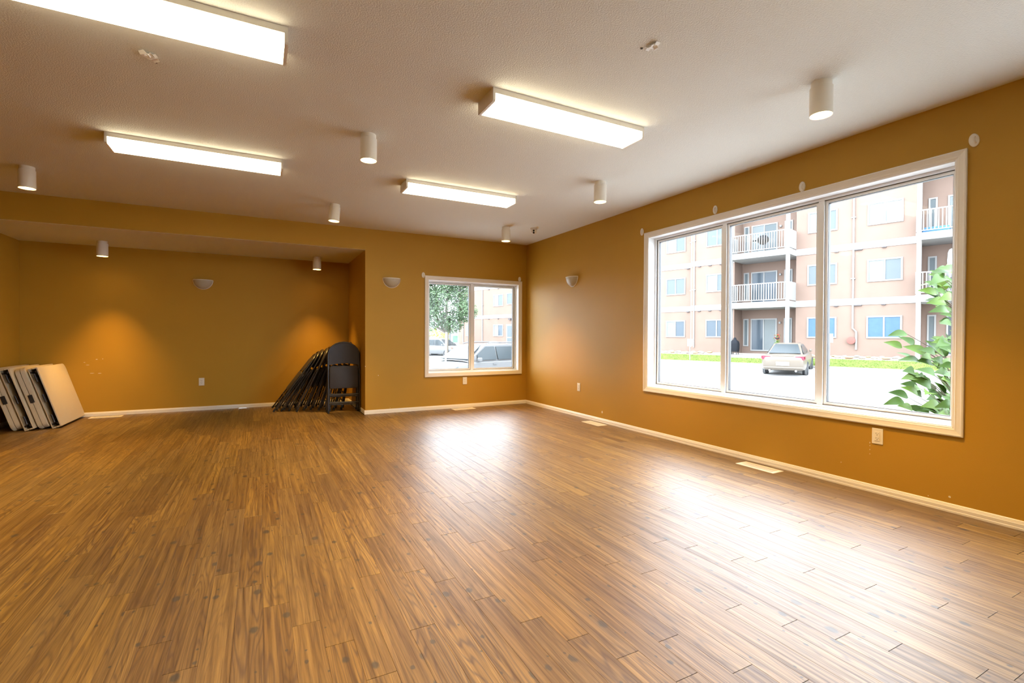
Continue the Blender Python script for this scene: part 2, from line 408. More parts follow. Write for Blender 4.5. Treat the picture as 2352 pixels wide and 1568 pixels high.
# ------------------------------------------------------------------ cylinder can lights
M['bulb'] = emit('warm_bulb', (1, .66, .22), 16)
M['reflector'] = plain('warm_reflector', (.85, .75, .55), .3)
def can():
    root = empty('can_light')
    MB().lathe([(.056, 0), (.056, -.030)], 32).build('canopy', M['lampbody'], root, smooth=40)
    MB().lathe([(.054, -.030), (.0625, -.0335), (.0625, -.200), (.0595, -.200), (.0575, -.155), (.045, -.115), (.0, -.11)], 36, cap=False).build('housing', M['lampbody'], root, smooth=40)
    MB().lathe([(0, -.178), (.028, -.176), (.048, -.168), (.054, -.158), (.054, -.150), (0, -.150)], 28, cap=False).build('bulb', M['bulb'], root, smooth=50)
    l = bpy.data.lights.new('can_beam', 'SPOT'); l.energy = LAMP_SPOT; l.color = LAMP_SPOT_COL; l.spot_size = R(88); l.spot_blend = 1; l.shadow_soft_size = .05
    lo = bpy.data.objects.new('can_beam', l); C.objects.link(lo); lo.parent = root; lo.location = (0, 0, -.185)
    return root
can0 = can()
cans = [((-1.912, 6.057, H), 0, 'white can light near the end of the soffit above the folding tables'),
        ((.745, 3.83, H), 0, 'white can light between the two rows of fluorescent lights, over the middle of the room'),
        ((.79, 6.05, H), 4, 'slightly crooked white can light just in front of the soffit'),
        ((3.03, 1.745, H), 0, 'large white can light in front of the wide window nearest its open-wall end'),
        ((3.032, 3.90, H), 0, 'white can light over the far end of the wide window'),
        ((3.106, 6.142, H), 0, 'white can light beside the ceiling security camera'),
        ((-1.864, 8.244, ZS), 0, 'white can light inside the alcove above the folding tables'),
        ((.801, 8.228, ZS), 0, 'white can light inside the alcove above the folding chairs'),
        ((-1.9, 3.83, H), 0, 'added white can light out of view, over the open floor in line with the one above the tables'),  # this can and the rest below are added out of view as fill
        ((.745, 1.70, H), 0, 'added white can light out of view, in line with the middle one'), ((-1.9, 1.70, H), 0, 'added white can light out of view, deepest into the open floor')]
for i, (loc, tilt, lab) in enumerate(cans):
    if lab:
        o = can0 if i == 0 else copy_tree(can0)
        o.location = loc; o.rotation_euler = (0, R(tilt), 0); tag(o, lab, 'can light', 'cylinder can lights')
        if loc[2] < H:                                  # the two alcove cans carry weaker bulbs
            for ch in o.children:
                if ch.type == 'LIGHT': ch.data = ch.data.copy(); ch.data.energy = LAMP_ALCOVE; ch.data.spot_size = R(70)
# ------------------------------------------------------------------ wall sconces
def sconce():
    """local: wall at y=0, room towards -y, origin at the top centre of the bowl"""
    root = empty('wall_sconce')
    W_, D_, Hh = .128, .085, .135
    rings = []
    for i in range(13):
        t = i/12*math.pi/2                       # 0 = rim, pi/2 = bottom
        k = math.cos(t); z = -Hh*math.sin(t)
        rings.append([(W_*k*math.cos(a), -max(D_*k, .004)*math.sin(a)-.004, z) for a in [math.pi*j/20 for j in range(21)]])
    MB().loft(rings, False, False).build('shade', M['sconce'], root, smooth=60)
    MB().tube([(W_*math.cos(t), -.006, -Hh*math.sin(t)) for t in [math.pi*i/24 for i in range(25)]], .007, 8).build('rim', M['trim'], root, smooth=60)
    MB().tube([(W_*math.cos(a), -D_*math.sin(a)-.004, 0) for a in [math.pi*j/24 for j in range(25)]], .006, 8).build('top_rim', M['trim'], root, smooth=60)
    MB().box(-.05, .05, -.012, 0, -.09, -.02).build('back_plate', M['trim'], root)
    return root
s0 = sconce()
for i, (loc, rz, lab) in enumerate([((-.770, YA, 1.982), 0, 'dark unlit half-bowl sconce on the alcove back wall'),
                                    ((1.735, YB, 1.998), 0, 'half-bowl sconce on the wall beside the two-pane window'),
                                    ((XR, 5.815, 2.010), -math.pi/2, 'half-bowl sconce on the wide-window wall near the corner')]):
    o = s0 if i == 0 else copy_tree(s0)
    o.location = loc; o.rotation_euler = (0, 0, rz); tag(o, lab, 'sconce', 'half-bowl wall sconces')

# ------------------------------------------------------------------ security camera
cm = tag(empty('security_camera', (3.489, 6.012, H)), 'small white dome security camera with twin black lenses on the ceiling', 'security camera')
MB().lathe([(.052, 0), (.052, -.014), (.047, -.030), (.040, -.034)], 28).build('base', M['white'], cm, smooth=40)
face = (CO-Vector((3.489, 6.012, H-.05))).normalized()
q = face.to_track_quat('Z', 'Y').to_matrix().to_4x4(); q.translation = Vector((0, 0, -.048))
dome = MB().lathe([(.043*math.sin(t), .043*math.cos(t)) for t in [math.pi*(1-i/16) for i in range(15)]], 24, q).build('dome', M['white'], cm, smooth=60)
for dz, r in ((.014, .0135), (-.016, .0125)):
    q2 = q.copy(); q2.translation = Vector((0, 0, -.048+dz))+face*.036
    MB().lathe([(r, 0), (r, .008), (r*.6, .009)], 16, q2).build('lens', M['lens'], dome)

# ------------------------------------------------------------------ curtain rod brackets
def bracket():
    root = empty('curtain_bracket')
    MB().add([], []).loft([[(.026*k*math.cos(a), -d, .043*k*math.sin(a)) for a in [2*math.pi*j/24 for j in range(24)]] for k, d in ((1, 0), (1, .006), (.86, .010))]).build('plate', M['plastic'], root, smooth=40)
    MB().tube([(.008, -.008, .02), (.008, -.022, .012), (.008, -.028, -.004), (.008, -.022, -.018), (.008, -.010, -.022)], .005, 8).build('hook', M['plastic'], root, smooth=60)
    return root
b0 = bracket()
for i, (loc, rz, lab) in enumerate([((XR, 4.385, 2.395), -math.pi/2, 'chipped ivory curtain bracket at the corner-side top of the wide window'),
        ((XR, 3.344, 2.419), -math.pi/2, 'ivory curtain bracket above the first mullion of the wide window from the room corner'),
        ((XR, 2.471, 2.412), -math.pi/2, 'ivory curtain bracket above the second mullion of the wide window from the room corner'),
        ((XR, 1.372, 2.409), -math.pi/2, 'large ivory curtain bracket at the leafy-shrub end of the wide window'),
        ((2.222, YB, 2.080), 0, 'ivory curtain bracket on the alcove-side top corner of the two-pane window'),
        ((3.905, YB, 2.110), 0, 'ivory curtain bracket at the top of the two-pane window beside the room corner')]):
    o = b0 if i == 0 else copy_tree(b0)
    o.location = loc; o.rotation_euler = (0, R(-8 if i == 3 else 0), rz); tag(o, lab, 'curtain bracket', 'curtain rod brackets')

# ------------------------------------------------------------------ outlets
def outlet():
    root = empty('wall_outlet')
    pl = MB().box(-.036, .036, -.006, 0, -.058, .058).build('plate', M['plastic'], root, bevel=.003)
    fc = MB().box(-.0168, .0168, -.009, -.005, -.034, .034).build('receptacle', M['plastic'], root, bevel=.001)
    mb = MB()
    for dz in (.017, -.017):
        mb.box(-.0078, -.0054, -.0094, -.0088, dz, dz+.009).box(.0054, .0078, -.0094, -.0088, dz, dz+.007)
        mb.lathe([(.0028, 0), (.0028, .0006)], 10, Matrix.Translation((0, -.0088, dz-.007)) @ Matrix.Rotation(math.pi/2, 4, 'X'))
    mb.build('slots', M['slot'], fc)
    for dz in (.047, -.047): MB().lathe([(.003, 0), (.003, .0012)], 10, Matrix.Translation((0, -.006, dz)) @ Matrix.Rotation(math.pi/2, 4, 'X')).build('screw', M['trim'], pl)
    return root
o0 = outlet()
for i, (loc, rz, lab) in enumerate([((-.793, YA, .434), 0, 'ivory electrical outlet low on the alcove back wall'),
        ((2.912, YB, .430), 0, 'ivory electrical outlet under the two-pane window'),
        ((XR, 5.652, .424), -math.pi/2, 'white electrical outlet on the wide-window wall near the room corner, below the sconce'),
        ((XR, 1.892, .422), -math.pi/2, 'large ivory electrical outlet under the wide window')]):
    o = o0 if i == 0 else copy_tree(o0)
    o.location = loc; o.rotation_euler = (0, 0, rz); tag(o, lab, 'electrical outlet', 'wall outlets')

# ------------------------------------------------------------------ floor registers
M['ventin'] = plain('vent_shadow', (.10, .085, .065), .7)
def vent():
    root = empty('floor_vent')
    W_, D_ = .36, .145
    mb = MB()
    mb.box(-W_/2, W_/2, -D_/2, -D_/2+.022, .0, .005).box(-W_/2, W_/2, D_/2-.022, D_/2, 0, .005)
    mb.box(-W_/2, -W_/2+.03, -D_/2+.022, D_/2-.022, 0, .005).box(W_/2-.03, W_/2, -D_/2+.022, D_/2-.022, 0, .005)
    mb.build('frame', M['plastic'], root)
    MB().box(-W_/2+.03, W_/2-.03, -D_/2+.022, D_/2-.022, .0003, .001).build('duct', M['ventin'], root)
    lv = MB()
    for i in range(24):
        x = -W_/2+.035+i*(W_-.07)/23
        lv.box(x-.0032, x+.0032, -D_/2+.022, D_/2-.022, .001, .004)
    lv.box(-W_/2+.03, W_/2-.03, -.003, .003, .001, .0042)
    lv.build('louver', M['plastic'], root)
    return root
v0 = vent()
for i, (loc, rz, lab) in enumerate([((-1.90, 8.545, 0), 0, 'white floor vent beside the folding tables in the alcove'),
        ((2.835, 7.06, 0), R(3), 'white floor vent under the two-pane window'),
        ((3.90, 5.115, 0), math.pi/2, 'white floor vent by the wall between the room corner and the wide window'),
        ((3.892, 2.74, 0), math.pi/2, 'large white floor vent under the wide window')]):
    o = v0 if i == 0 else copy_tree(v0)
    o.location = loc; o.rotation_euler = (0, 0, rz); tag(o, lab, 'floor vent', 'floor vents')

# ------------------------------------------------------------------ torn tape on the ceiling
M['tape'] = plain('white_tape', (.85, .83, .80), .4)
def tape(loc, rz, sc_, lab):
    root = tag(empty('tape_scrap', loc, rz), lab, 'tape scrap', 'torn scraps on the ceiling')
    rg = random.Random(int(loc[0]*100))
    for k, (L_, W_, a) in enumerate(((.10, .030, .5), (.075, .022, -.7), (.05, .016, 1.4))):
        nseg = 6; top = []; bot = []
        for i in range(nseg+1):
            x = (i/nseg-.35)*L_*sc_; wv = W_*sc_*(.5+.2*rg.random())
            zz = -.002-.012*abs(math.sin(i*1.3+k))*sc_
            top.append([(x, -wv, zz), (x, wv, zz-.003), (x, wv, zz-.0042), (x, -wv, zz-.0012)])
        MB().loft(top).build('strip', M['tape'], root, rot=(0, 0, a))
    MB().lathe([(.007, 0), (.007, -.003)], 10).build('hole', M['slot'], root, loc=(.06*sc_, .07*sc_, 0))
tape((-.551, 3.30, H), .4, 1.0, 'torn white tape scrap and screw hole on the ceiling between two fluorescent lights')
tape((1.853, 1.93, H), 1.2, .75, 'torn white tape scrap and screw hole on the bare ceiling toward the wide window')

# ------------------------------------------------------------------ paint chips on the walls
M['chip'] = plain('bare_plaster_chip', (.80, .74, .62), .8)
def chip(parent, p, w_, h_, axis):
    mb = MB(); n = 7; rg = random.Random(int((p[0]+p[1]+p[2])*1000)); pts = []
    for i in range(n):
        a = 2*math.pi*i/n; k = rg.uniform(.6, 1); pts.append((k*w_/2*math.cos(a), k*h_/2*math.sin(a)))
    if axis == 'y': mb.prism([(p[0]+a, p[2]+b) for a, b in pts], 'y', p[1], p[1]-.0006)
    else: mb.prism([(p[1]+a, p[2]+b) for a, b in pts], 'x', p[0], p[0]-.0006)
    mb.build('paint_chip', M['chip'], parent)
for px, py, a, b in ((194, 832, .03, .006), (201, 838, .045, .006), (222, 825, .03, .012), (236, 824, .012, .012), (211, 857, .06, .007), (229, 857, .055, .008)):
    d = at(px, py, 1)-CO; t = YA/d.y; P = CO+d*t; chip(wall_alcove, (P.x, YA, P.z), a, b, 'y')
for px, py, a, b in ((1998, 1016, .007, .018), (1998, 1023, .007, .010), (1998, 1032, .006, .010), (1998, 1042, .006, .007), (2181, 1141, .016, .016), (2132, 1138, .008, .008), (1932, 1061, .006, .008), (1383, 946, .03, .05)):
    d = at(px, py, 1)-CO; t = XR/d.x; P = CO+d*t; chip(wall_right, (XR, P.y, P.z), a, b, 'x')
for px, py, a, b in ((839, 841, .014, .02), (869, 862, .014, .014), (896, 936, .008, .008)):
    d = at(px, py, 1)-CO; t = YB/d.y; P = CO+d*t; chip(wall_back, (P.x, YB, P.z), a, b, 'y')

# ------------------------------------------------------------------ folding tables (folded in half, leaning in the alcove)
M['steel'] = plain('dark_steel_tube', (.035, .032, .034), .35, metal=.4)
M['tray'] = plain('cream_plastic_underside', (.42, .36, .27), .6)
def half_panel(root, s):
    """one half of the top; x is thickness, skin faces s*x; y from 0 (hinge end) to LEN (rounded end); z width"""
    LEN, WID, TH = .915, .762, .046
    # outline with rounded corners at y=LEN
    r = .07; out = [(0, 0), (LEN-r, 0)]
    out += [(LEN-r+r*math.sin(t), r-r*math.cos(t)) for t in [math.pi/2*i/6 for i in range(1, 7)]]
    out += [(LEN-r+r*math.cos(t), WID-r+r*math.sin(t)) for t in [math.pi/2*i/6 for i in range(0, 7)]]
    out += [(0, WID)]
    def ringp(x, ins):
        c = (LEN/2, WID/2)
        return [(x, c[0]+(y-c[0])*(1-ins/(LEN/2)), c[1]+(z-c[1])*(1-ins/(WID/2))) for y, z in out]
    mb = MB()
    mb.loft([ringp(s*(TH+.002), .012), ringp(s*(TH-.001), .002), ringp(s*(TH-.008), 0), ringp(s*(TH-.012), 0)])    # skin with softened edge
    # rim walls round three sides (the hinge end stays open)
    loop = out[1:-1]
    for (ya, za), (yb, zb) in zip(out[:-1], out[1:]):
        A, B = Vector((0, ya, za)), Vector((0, yb, zb)); d = (B-A)
        if d.length < 1e-5: continue
        d.normalize(); nrm = Vector((0, -d.z, d.y))
        mb.add([A+Vector((s*.003, 0, 0)), B+Vector((s*.003, 0, 0)), B+Vector((s*(TH-.010), 0, 0)), A+Vector((s*(TH-.010), 0, 0)),
                A+Vector((s*.003, 0, 0))+nrm*.014, B+Vector((s*.003, 0, 0))+nrm*.014, B+Vector((s*(TH-.010), 0, 0))+nrm*.014, A+Vector((s*(TH-.010), 0, 0))+nrm*.014],
               [(0, 1, 2, 3), (7, 6, 5, 4), (0, 4, 5, 1), (1, 5, 6, 2), (2, 6, 7, 3), (3, 7, 4, 0)])
    top = mb.build('panel', M['tabletop'], root, smooth=35)
    # steel side rails and folded leg inside the hollow
    for z in (.05, WID-.05): MB().box(s*.014, s*.032, .004, LEN-.06, z-.011, z+.011).build('rail', M['steel'], top)
    lg = MB().tube([(s*.018, .10, .10), (s*.018, .62, .10), (s*.018, .68, .14), (s*.018, .68, WID-.14), (s*.018, .62, WID-.10), (s*.018, .10, WID-.10)], .0125, 8)
    lg.cyl((s*.018, .16, .10), (s*.018, .16, WID-.10), .010)
    lg.build('folded_leg', M['steel'], top, smooth=50)
    return top
def table():
    root = empty('folding_table')
    for s in (-1, 1): half_panel(root, s)
    for z in (.12, .381, .642):
        MB().cyl((0, -.002, z-.05), (0, -.002, z+.05), .011, 10).build('hinge', M['steel'], root, smooth=50)
    MB().box(-.020, .020, .900, .926, .33, .43).build('latch_handle', M['foot'], root, bevel=.006)
    return root
t0 = table()
# hinge end towards the room = rotation 0 ; latch end towards the room = turned half round
tabs = [(-2.205, 7.785, 17, False, 'cream folding table showing its full face, outermost of the leaning alcove stack'),
        (-2.318, 7.765, 17, True, 'cream folding table with black latch, second in the leaning stack from the full-face one'),
        (-2.432, 7.72, 17, False, 'cream folding table with dark hinge end, third in the stack from the full-face one'),
        (-2.546, 7.735, 17, True, 'cream folding table closest to the alcove side wall in the leaning stack')]
for i, (x, y, lean, flip, lab) in enumerate(tabs):
    o = t0 if i == 0 else copy_tree(t0)
    A = Matrix.Translation((x, y, .012)) @ Matrix.Rotation(R(-lean), 4, 'Y')
    if flip: A = A @ Matrix.Translation((0, .915, 0)) @ Matrix.Rotation(math.pi, 4, 'Z')
    o.matrix_world = A; tag(o, lab, 'folding table', 'folding tables leaning in the alcove')

# ------------------------------------------------------------------ folding chairs
def chair():
    """folded flat: width along x, height z, front towards -y"""
    root = empty('folding_chair')
    W_, Hc, r = .222, 1.045, .0115
    arch = [(-W_, 0, 0), (-W_, 0, .30), (-W_, 0, .62), (-W_, 0, Hc-.19)]
    for i in range(1, 12):
        t = math.pi*i/12; arch.append((-W_*math.cos(t), 0, Hc-.19+.19*math.sin(t)))
    arch += [(W_, 0, Hc-.19), (W_, 0, .62), (W_, 0, .30), (W_, 0, 0)]
    MB().tube(arch, r, 10).build('frame', M['black'], root, smooth=60)
    # backrest: filled arch with a curved lower edge, bowed
    pts = []
    n = 16
    def bow(x): return -.012+.022*(1-(x/W_)**2)*.8
    rows = []
    for j in range(7):
        row = []
        for i in range(n+1):
            x = -W_*.945+2*W_*.945*i/n
            zt = Hc-.19+.178*math.sqrt(max(0, 1-(x/W_)**2))
            zb = Hc-.345+.028*(1-(x/W_)**2)
            z = zb+(zt-zb)*j/6
            row.append((x, bow(x), z))
        rows.append(row)
    mb = MB()
    F, B = [], []
    for off in (-.004, .004):
        for row in rows: (F if off < 0 else B).append([(x, y+off, z) for x, y, z in row])
    mb.loft(F, False, False).loft(B, False, False)
    edge = [rows[0], [r_[-1] for r_ in rows], rows[-1], [r_[0] for r_ in rows]]
    for e in edge: mb.loft([[(x, y-.004, z) for x, y, z in e], [(x, y+.004, z) for x, y, z in e]], False, False)
    mb.build('backrest', M['blackpad'], root, smooth=50)
    # seat folded up
    MB().prism(rrect(.405, .335, .035, 5, 0, .525), 'y', -.020, .012).build('seat', M['blackpad'], root, smooth=40, bevel=.006)
    # rear legs with their own rails, lying just behind
    for s in (-1, 1): MB().tube([(s*(W_-.022), .026, .035), (s*(W_-.022), .026, .40), (s*(W_-.022), .022, .66)], .0105, 8).build('rear_leg', M['black'], root, smooth=60)
    for z, y in ((.265, 0), (.145, 0)): MB().cyl((-W_, y, z), (W_, y, z), .0085, 8).build('crossbar', M['black'], root, smooth=60)
    for z in (.24, .12): MB().cyl((-W_+.022, .026, z), (W_-.022, .026, z), .0085, 8).build('rear_crossbar', M['black'], root, smooth=60)
    for s in (-1, 1): MB().cyl((s*W_, 0, -.004), (s*W_, 0, .035), .0145, 10).build('foot_cap', M['foot'], root, smooth=60)
    for s in (-1, 1): MB().cyl((s*(W_-.022), .026, .028), (s*(W_-.022), .026, .06), .0135, 10).build('foot_cap', M['foot'], root, smooth=60)
    for s in (-1, 1): MB().box(s*(W_-.004), s*(W_-.018), -.006, .030, .64, .685).build('hinge_plate', M['black'], root)
    return root
ch0 = chair()
ch0.matrix_world = Matrix.Translation((1.108, 7.50, .004)) @ Matrix.Rotation(R(-4), 4, 'X')
tag(ch0, 'black folded chair standing upright and showing its seat in front of the leaning chairs', 'folding chair', 'folded chairs in the alcove')
ch1 = copy_tree(ch0)
ch1.matrix_world = Matrix.Translation((1.095, 7.565, .004)) @ Matrix.Rotation(R(2.0), 4, 'Y') @ Matrix.Rotation(R(-5), 4, 'X')
tag(ch1, 'black folded chair sandwiched upright between the seat-showing chair and the leaning chairs', 'folding chair', 'folded chairs in the alcove')
NCH = 10
order = ['outermost', 'second', 'third', 'fourth', 'fifth', 'sixth', 'seventh', 'eighth', 'ninth', 'innermost']
crng = random.Random(5)
for i in range(NCH):
    k = i/(NCH-1)
    fx = .17+k*(1.10-.17); tilt = 36-26*k**.9
    yc = 8.22-.16*k+crng.uniform(-.08, .08); tw = crng.uniform(-1.5, 1.5)
    o = copy_tree(ch0)
    # width turned along y, front facing -x, leaning with the top towards +x
    o.matrix_world = Matrix.Translation((fx, yc, .008)) @ Matrix.Rotation(R(tw), 4, 'Z') @ Matrix.Rotation(R(tilt), 4, 'Y') @ Matrix.Rotation(R(90 if i in (2, 3, 7) else -90), 4, 'Z')
    lab = {0: 'black folded chair leaning the flattest, outermost of the leaning row in the alcove', NCH-1: 'black folded chair leaning steepest against the alcove side wall'}.get(i, 'black folded chair leaning in the alcove, %s of the row counted from the flattest-leaning chair' % order[i])
    tag(o, lab, 'folding chair', 'folded chairs in the alcove')
# ================================================================== outside
TH = 0.27145                                  # facade turned 15.55 deg from the wide-window wall
BM = Matrix.Rotation(TH, 4, 'Z')              # building frame: x = away from us (n), y = along the facade (s)
def B(n, s, z=0): return BM @ Vector((n, s, z))
FD = 30.447                                   # facade distance
M['stucco'] = plain('peach_stucco', (.190, .133, .106), .9, spec=.1, noise=.10, nscale=1.3, bump=.4, bscale=60)
M['band'] = plain('white_stucco_band', (.26, .25, .24), .8, spec=.2)
M['pvc'] = plain('white_pvc', (.26, .255, .245), .5, spec=.2)
M['extglass'] = plain('dark_window_glass', (.055, .07, .085), .12, spec=.25)
M['blind'] = plain('pale_window_blind', (.10, .115, .12), .4, spec=.12, noise=.05)
M['blue'] = plain('blue_curtain', (.06, .105, .17), .4, spec=.12, noise=.15, nscale=6)
M['curtain'] = plain('sheer_curtain', (.125, .14, .14), .6, noise=.1, nscale=5)
M['asphalt'] = plain('pale_asphalt', (.38, .375, .365), .9, spec=.1, noise=.10, nscale=1.5, bump=.3, bscale=80)
M['concrete'] = plain('concrete_kerb', (.21, .20, .19), .9, spec=.1, noise=.1)
M['grass'] = plain('lawn_grass', (.12, .16, .04), .9, spec=.1, noise=.35, nscale=3)
M['soil'] = plain('pale_gravel_bed', (.26, .22, .18), .95, noise=.25, nscale=8)
M['rock'] = plain('pale_field_stone', (.30, .26, .21), .9, noise=.25, nscale=5, bump=.5, bscale=30)
M['rock2'] = plain('tan_field_stone', (.30, .19, .10), .9, noise=.25, nscale=5, bump=.5, bscale=30)
M['darkvent'] = plain('dark_wall_vent', (.06, .05, .05), .7)

def lotz(n): return -.75 if n < 21.4 else -.75+.05*(n-21.4)
# car park
lot = MB()
prof = [(-30, -.75), (21.4, -.75), (28.0, lotz(28.0)), (28.0, -1.2), (-30, -1.2)]
# the car park stops at the walls of this room's building: one strip beyond each outside wall
def lot_strip(n0, n1, s0, s1):
    st = sorted({n0, n1, *[x for x in (21.4,) if n0 < x < n1]})
    for a, b in zip(st[:-1], st[1:]):
        lot.loft([[(a, s0, -1.2), (a, s1, -1.2), (a, s1, lotz(a)), (a, s0, lotz(a))], [(b, s0, -1.2), (b, s1, -1.2), (b, s1, lotz(b)), (b, s0, lotz(b))]])
lot_strip(-60, 28.0, -60, 120)
tag(lot.build('car_park', M['asphalt']), 'pale asphalt car park between the room and the apartment block', kind='structure').matrix_world = BM
far = MB().box(28, 120, 41.3, 120, -1.2, -.47).build('street_ground', M['asphalt']); far.matrix_world = BM; tag(far, kind='structure')
# parking line
ln = MB().loft([[(24.6+.6*i, 3.6-.42*i, lotz(24.6+.6*i)+.004), (24.6+.6*i, 3.5-.42*i, lotz(24.6+.6*i)+.004), (24.6+.6*i, 3.5-.42*i, lotz(24.6+.6*i)+.010), (24.6+.6*i, 3.6-.42*i, lotz(24.6+.6*i)+.010)] for i in range(4)]).build('parking_line', plain('faded_yellow_paint', (.34, .30, .16), .9)); ln.matrix_world = BM; tag(ln, kind='structure')
kb = MB().prism([(27.95, -.8), (27.95, -.34), (27.98, -.31), (28.12, -.31), (28.12, -.8)], 'y', -20, 42).build('kerb', M['concrete']); kb.matrix_world = BM; tag(kb, kind='structure')
# lawn: bank of turf rising to the building, with blades
lawn = MB(); gr = random.Random(2)
for i in range(62):
    s = -20+i; lawn.loft([[(28.12, t, -.8), (30.44, t, -.8), (30.44, t, .16), (29.75, t, .07), (29.5, t, .0), (28.7, t, -.22), (28.12, t, -.325)] for t in (s, s+1)], False)
bank = lawn.build('flower_bed', M['soil']); bank.matrix_world = BM; tag(bank, kind='structure')
gm = MB()
def bankz(n): return -.325+(n-28.12)*(.105/.58) if n < 28.7 else (-.22+(n-28.7)*.275)
rows = [[(n, s, bankz(n)+.012) for n in (28.14, 28.4, 28.7, 29.0, 29.3, 29.5)] for s in range(-20, 37)]
gm.loft(rows, False, False)
for i in range(9000):
    n = gr.uniform(28.14, 29.5); s = gr.uniform(-3, 24) if i % 4 else gr.uniform(24, 36)
    z = bankz(n); h = gr.uniform(.03, .08); a = gr.uniform(0, 6.28); dx, dy = .02*math.cos(a), .02*math.sin(a); lx, ly = gr.uniform(-.03, .03), gr.uniform(-.03, .03)
    gm.add([(n-dx, s-dy, z), (n+dx, s+dy, z), (n+lx, s+ly, z+h)], [(0, 1, 2)])
go = gm.build('lawn_grass', M['grass']); go.matrix_world = BM; tag(go, 'strip of bright green lawn grass along the apartment block', 'grass', kind='stuff')
# stones of the bed
def stone_mesh(i):
    bm = bmesh.new(); bmesh.ops.create_icosphere(bm, subdivisions=2, radius=1)
    rg = random.Random(40+i)
    ph = [rg.uniform(0, 6) for _ in range(6)]
    for v in bm.verts:
        k = 1+.18*math.sin(3*v.co.x+ph[0])+.15*math.sin(4*v.co.y+ph[1])+.12*math.sin(5*v.co.z+ph[2]); v.co *= k
        v.co.z *= .62
    me = bpy.data.meshes.new('stone'); bm.to_mesh(me); bm.free(); me.materials.append(M['rock2'] if i % 3 == 0 else M['rock'])
    return me
stones = [stone_mesh(i) for i in range(6)]
srg = random.Random(9)
for i in range(30):
    r = srg.uniform(.09, .16); n = (29.78 if i % 2 else 30.12)+srg.uniform(-.04, .04); s = 3.9+.26*i+srg.uniform(-.04, .04)+(0 if i < 18 else 5.2)
    o = link('garden_stone', stones[i % 6], None); o.matrix_world = BM @ Matrix.Translation((n, s, .10+(n-29.75)*.13)) @ Matrix.Rotation(srg.uniform(0, 6), 4, 'Z') @ Matrix.Diagonal((r*1.3, r, r, 1))
    tag(o, 'rounded %s stone along the apartment block%s' % ('tan' if (i % 6) % 3 == 0 else 'pale grey', ', between the balcony bays' if i < 18 else ', beyond the patio with the covered barbecue'), 'stone', 'garden stones along the apartment block')

# ------------------------------------------------------------------ apartment block
apt = tag(empty('apartment_building'), 'three-storey peach stucco apartment block with white bands and balconies', 'building')
apt.matrix_world = BM
Z0, ST = .16, 2.9
TOP = Z0+3*ST+.9
JOG = 15.15; BAY = (8.95, 12.37); BAY2 = (-.4, 3.62); REC = 1.2
MB().box(FD, FD+9, BAY2[1], BAY[0], -.8, TOP).build('wall', M['stucco'], apt)
MB().box(FD, FD+9, BAY[1], JOG, -.8, TOP).build('wall', M['stucco'], apt)
MB().box(FD+.45, FD+9, JOG, 41.2, -.8, TOP).build('wall', M['stucco'], apt)
MB().box(FD+REC, FD+9, BAY[0], BAY[1], -.8, TOP).build('wall', M['stucco'], apt)
MB().box(FD+REC, FD+9, BAY2[0], BAY2[1], -.8, TOP).build('wall', M['stucco'], apt)
MB().box(FD, FD+9, -14, BAY2[0], -.8, TOP).build('wall', M['stucco'], apt)
MB().box(FD-.35, FD+9.3, -14.3, 41.5, TOP, TOP+.3).build('roof_edge', M['pvc'], apt)
for k in (1, 2):
    z = Z0+k*ST
    for s0, s1, dn in ((BAY2[1], BAY[0], 0), (BAY[1], JOG, 0), (JOG, 41.2, .45)):
        MB().box(FD-.03+dn, FD+dn, s0, s1, z-.22, z+.13).build('band', M['band'], apt)
    for s in (4.95, 5.95, 6.1, 7.0, 13.9, 13.2, 14.6, 15.6, 33.0, 34.9, 36.3):
        dn = .45 if s > JOG else 0
        MB().box(FD-.09+dn, FD+dn, s-.09, s+.09, z-.27, z-.225).build('wall_vent', M['darkvent'], apt)
def ext_window(s0, s1, z0, z1, n, kinds, mull=True):
    fr = MB(); t = .07
    fr.box(n-.05, n, s0-.05, s0+t-.05, z0-.05, z1+.05).box(n-.05, n, s1+.05-t, s1+.05, z0-.05, z1+.05).box(n-.05, n, s0+.02, s1-.02, z0-.05, z0+.02).box(n-.05, n, s0+.02, s1-.02, z1-.02, z1+.05)
    m = (s0+s1)/2
    if mull: fr.box(n-.05, n, m-.03, m+.03, z0, z1)
    w_ = fr.build('window', M['pvc'], apt)
    ss = [(s0+.02, m-.03), (m+.03, s1-.02)] if mull else [(s0+.02, s1-.02)]
    for (a, b), kd in zip(ss, kinds):
        MB().box(n-.02, n-.005, a, b, z0+.02, z1-.02).build('pane', M[kd], w_)
        if mull: MB().box(n-.026, n-.020, a, a+.02, z0+.02, z1-.02).build('sash', M['gasket'], w_)
ZW0, ZW1 = 1.154, 2.197
cols = [(4.25, 5.6, 0), (7.02, 8.32, 0), (12.8, 14.11, 0), (15.84, 17.16, .45), (19.2, 20.5, .45), (23.0, 24.3, .45), (26.6, 27.9, .45), (30.2, 31.5, .45), (34.24, 35.57, .45), (39.0, 39.9, .45)]
kk = {(0, 0): ('blue', 'blue'), (1, 0): ('blue', 'blue'), (0, 1): ('blind', 'curtain'), (0, 2): ('curtain', 'curtain'), (2, 0): ('extglass', 'extglass'), (3, 0): ('extglass', 'curtain'), (8, 0): ('extglass', 'curtain')}
for ci, (a, b, dn) in enumerate(cols):
    for k in range(3):
        ext_window(a, b, ZW0+k*ST, ZW1+k*ST, FD+dn, kk.get((ci, k), ('blind', 'curtain') if (ci+k) % 2 else ('blind', 'blind')))
for k in (1, 2): ext_window(32.72, 33.62, ZW0+.1+k*ST, ZW1+.05+k*ST, FD+.45, ('blind',), False)
d = MB().box(FD+.39, FD+.45, 32.65, 33.7, .1, 2.25).build('door', M['pvc'], apt)
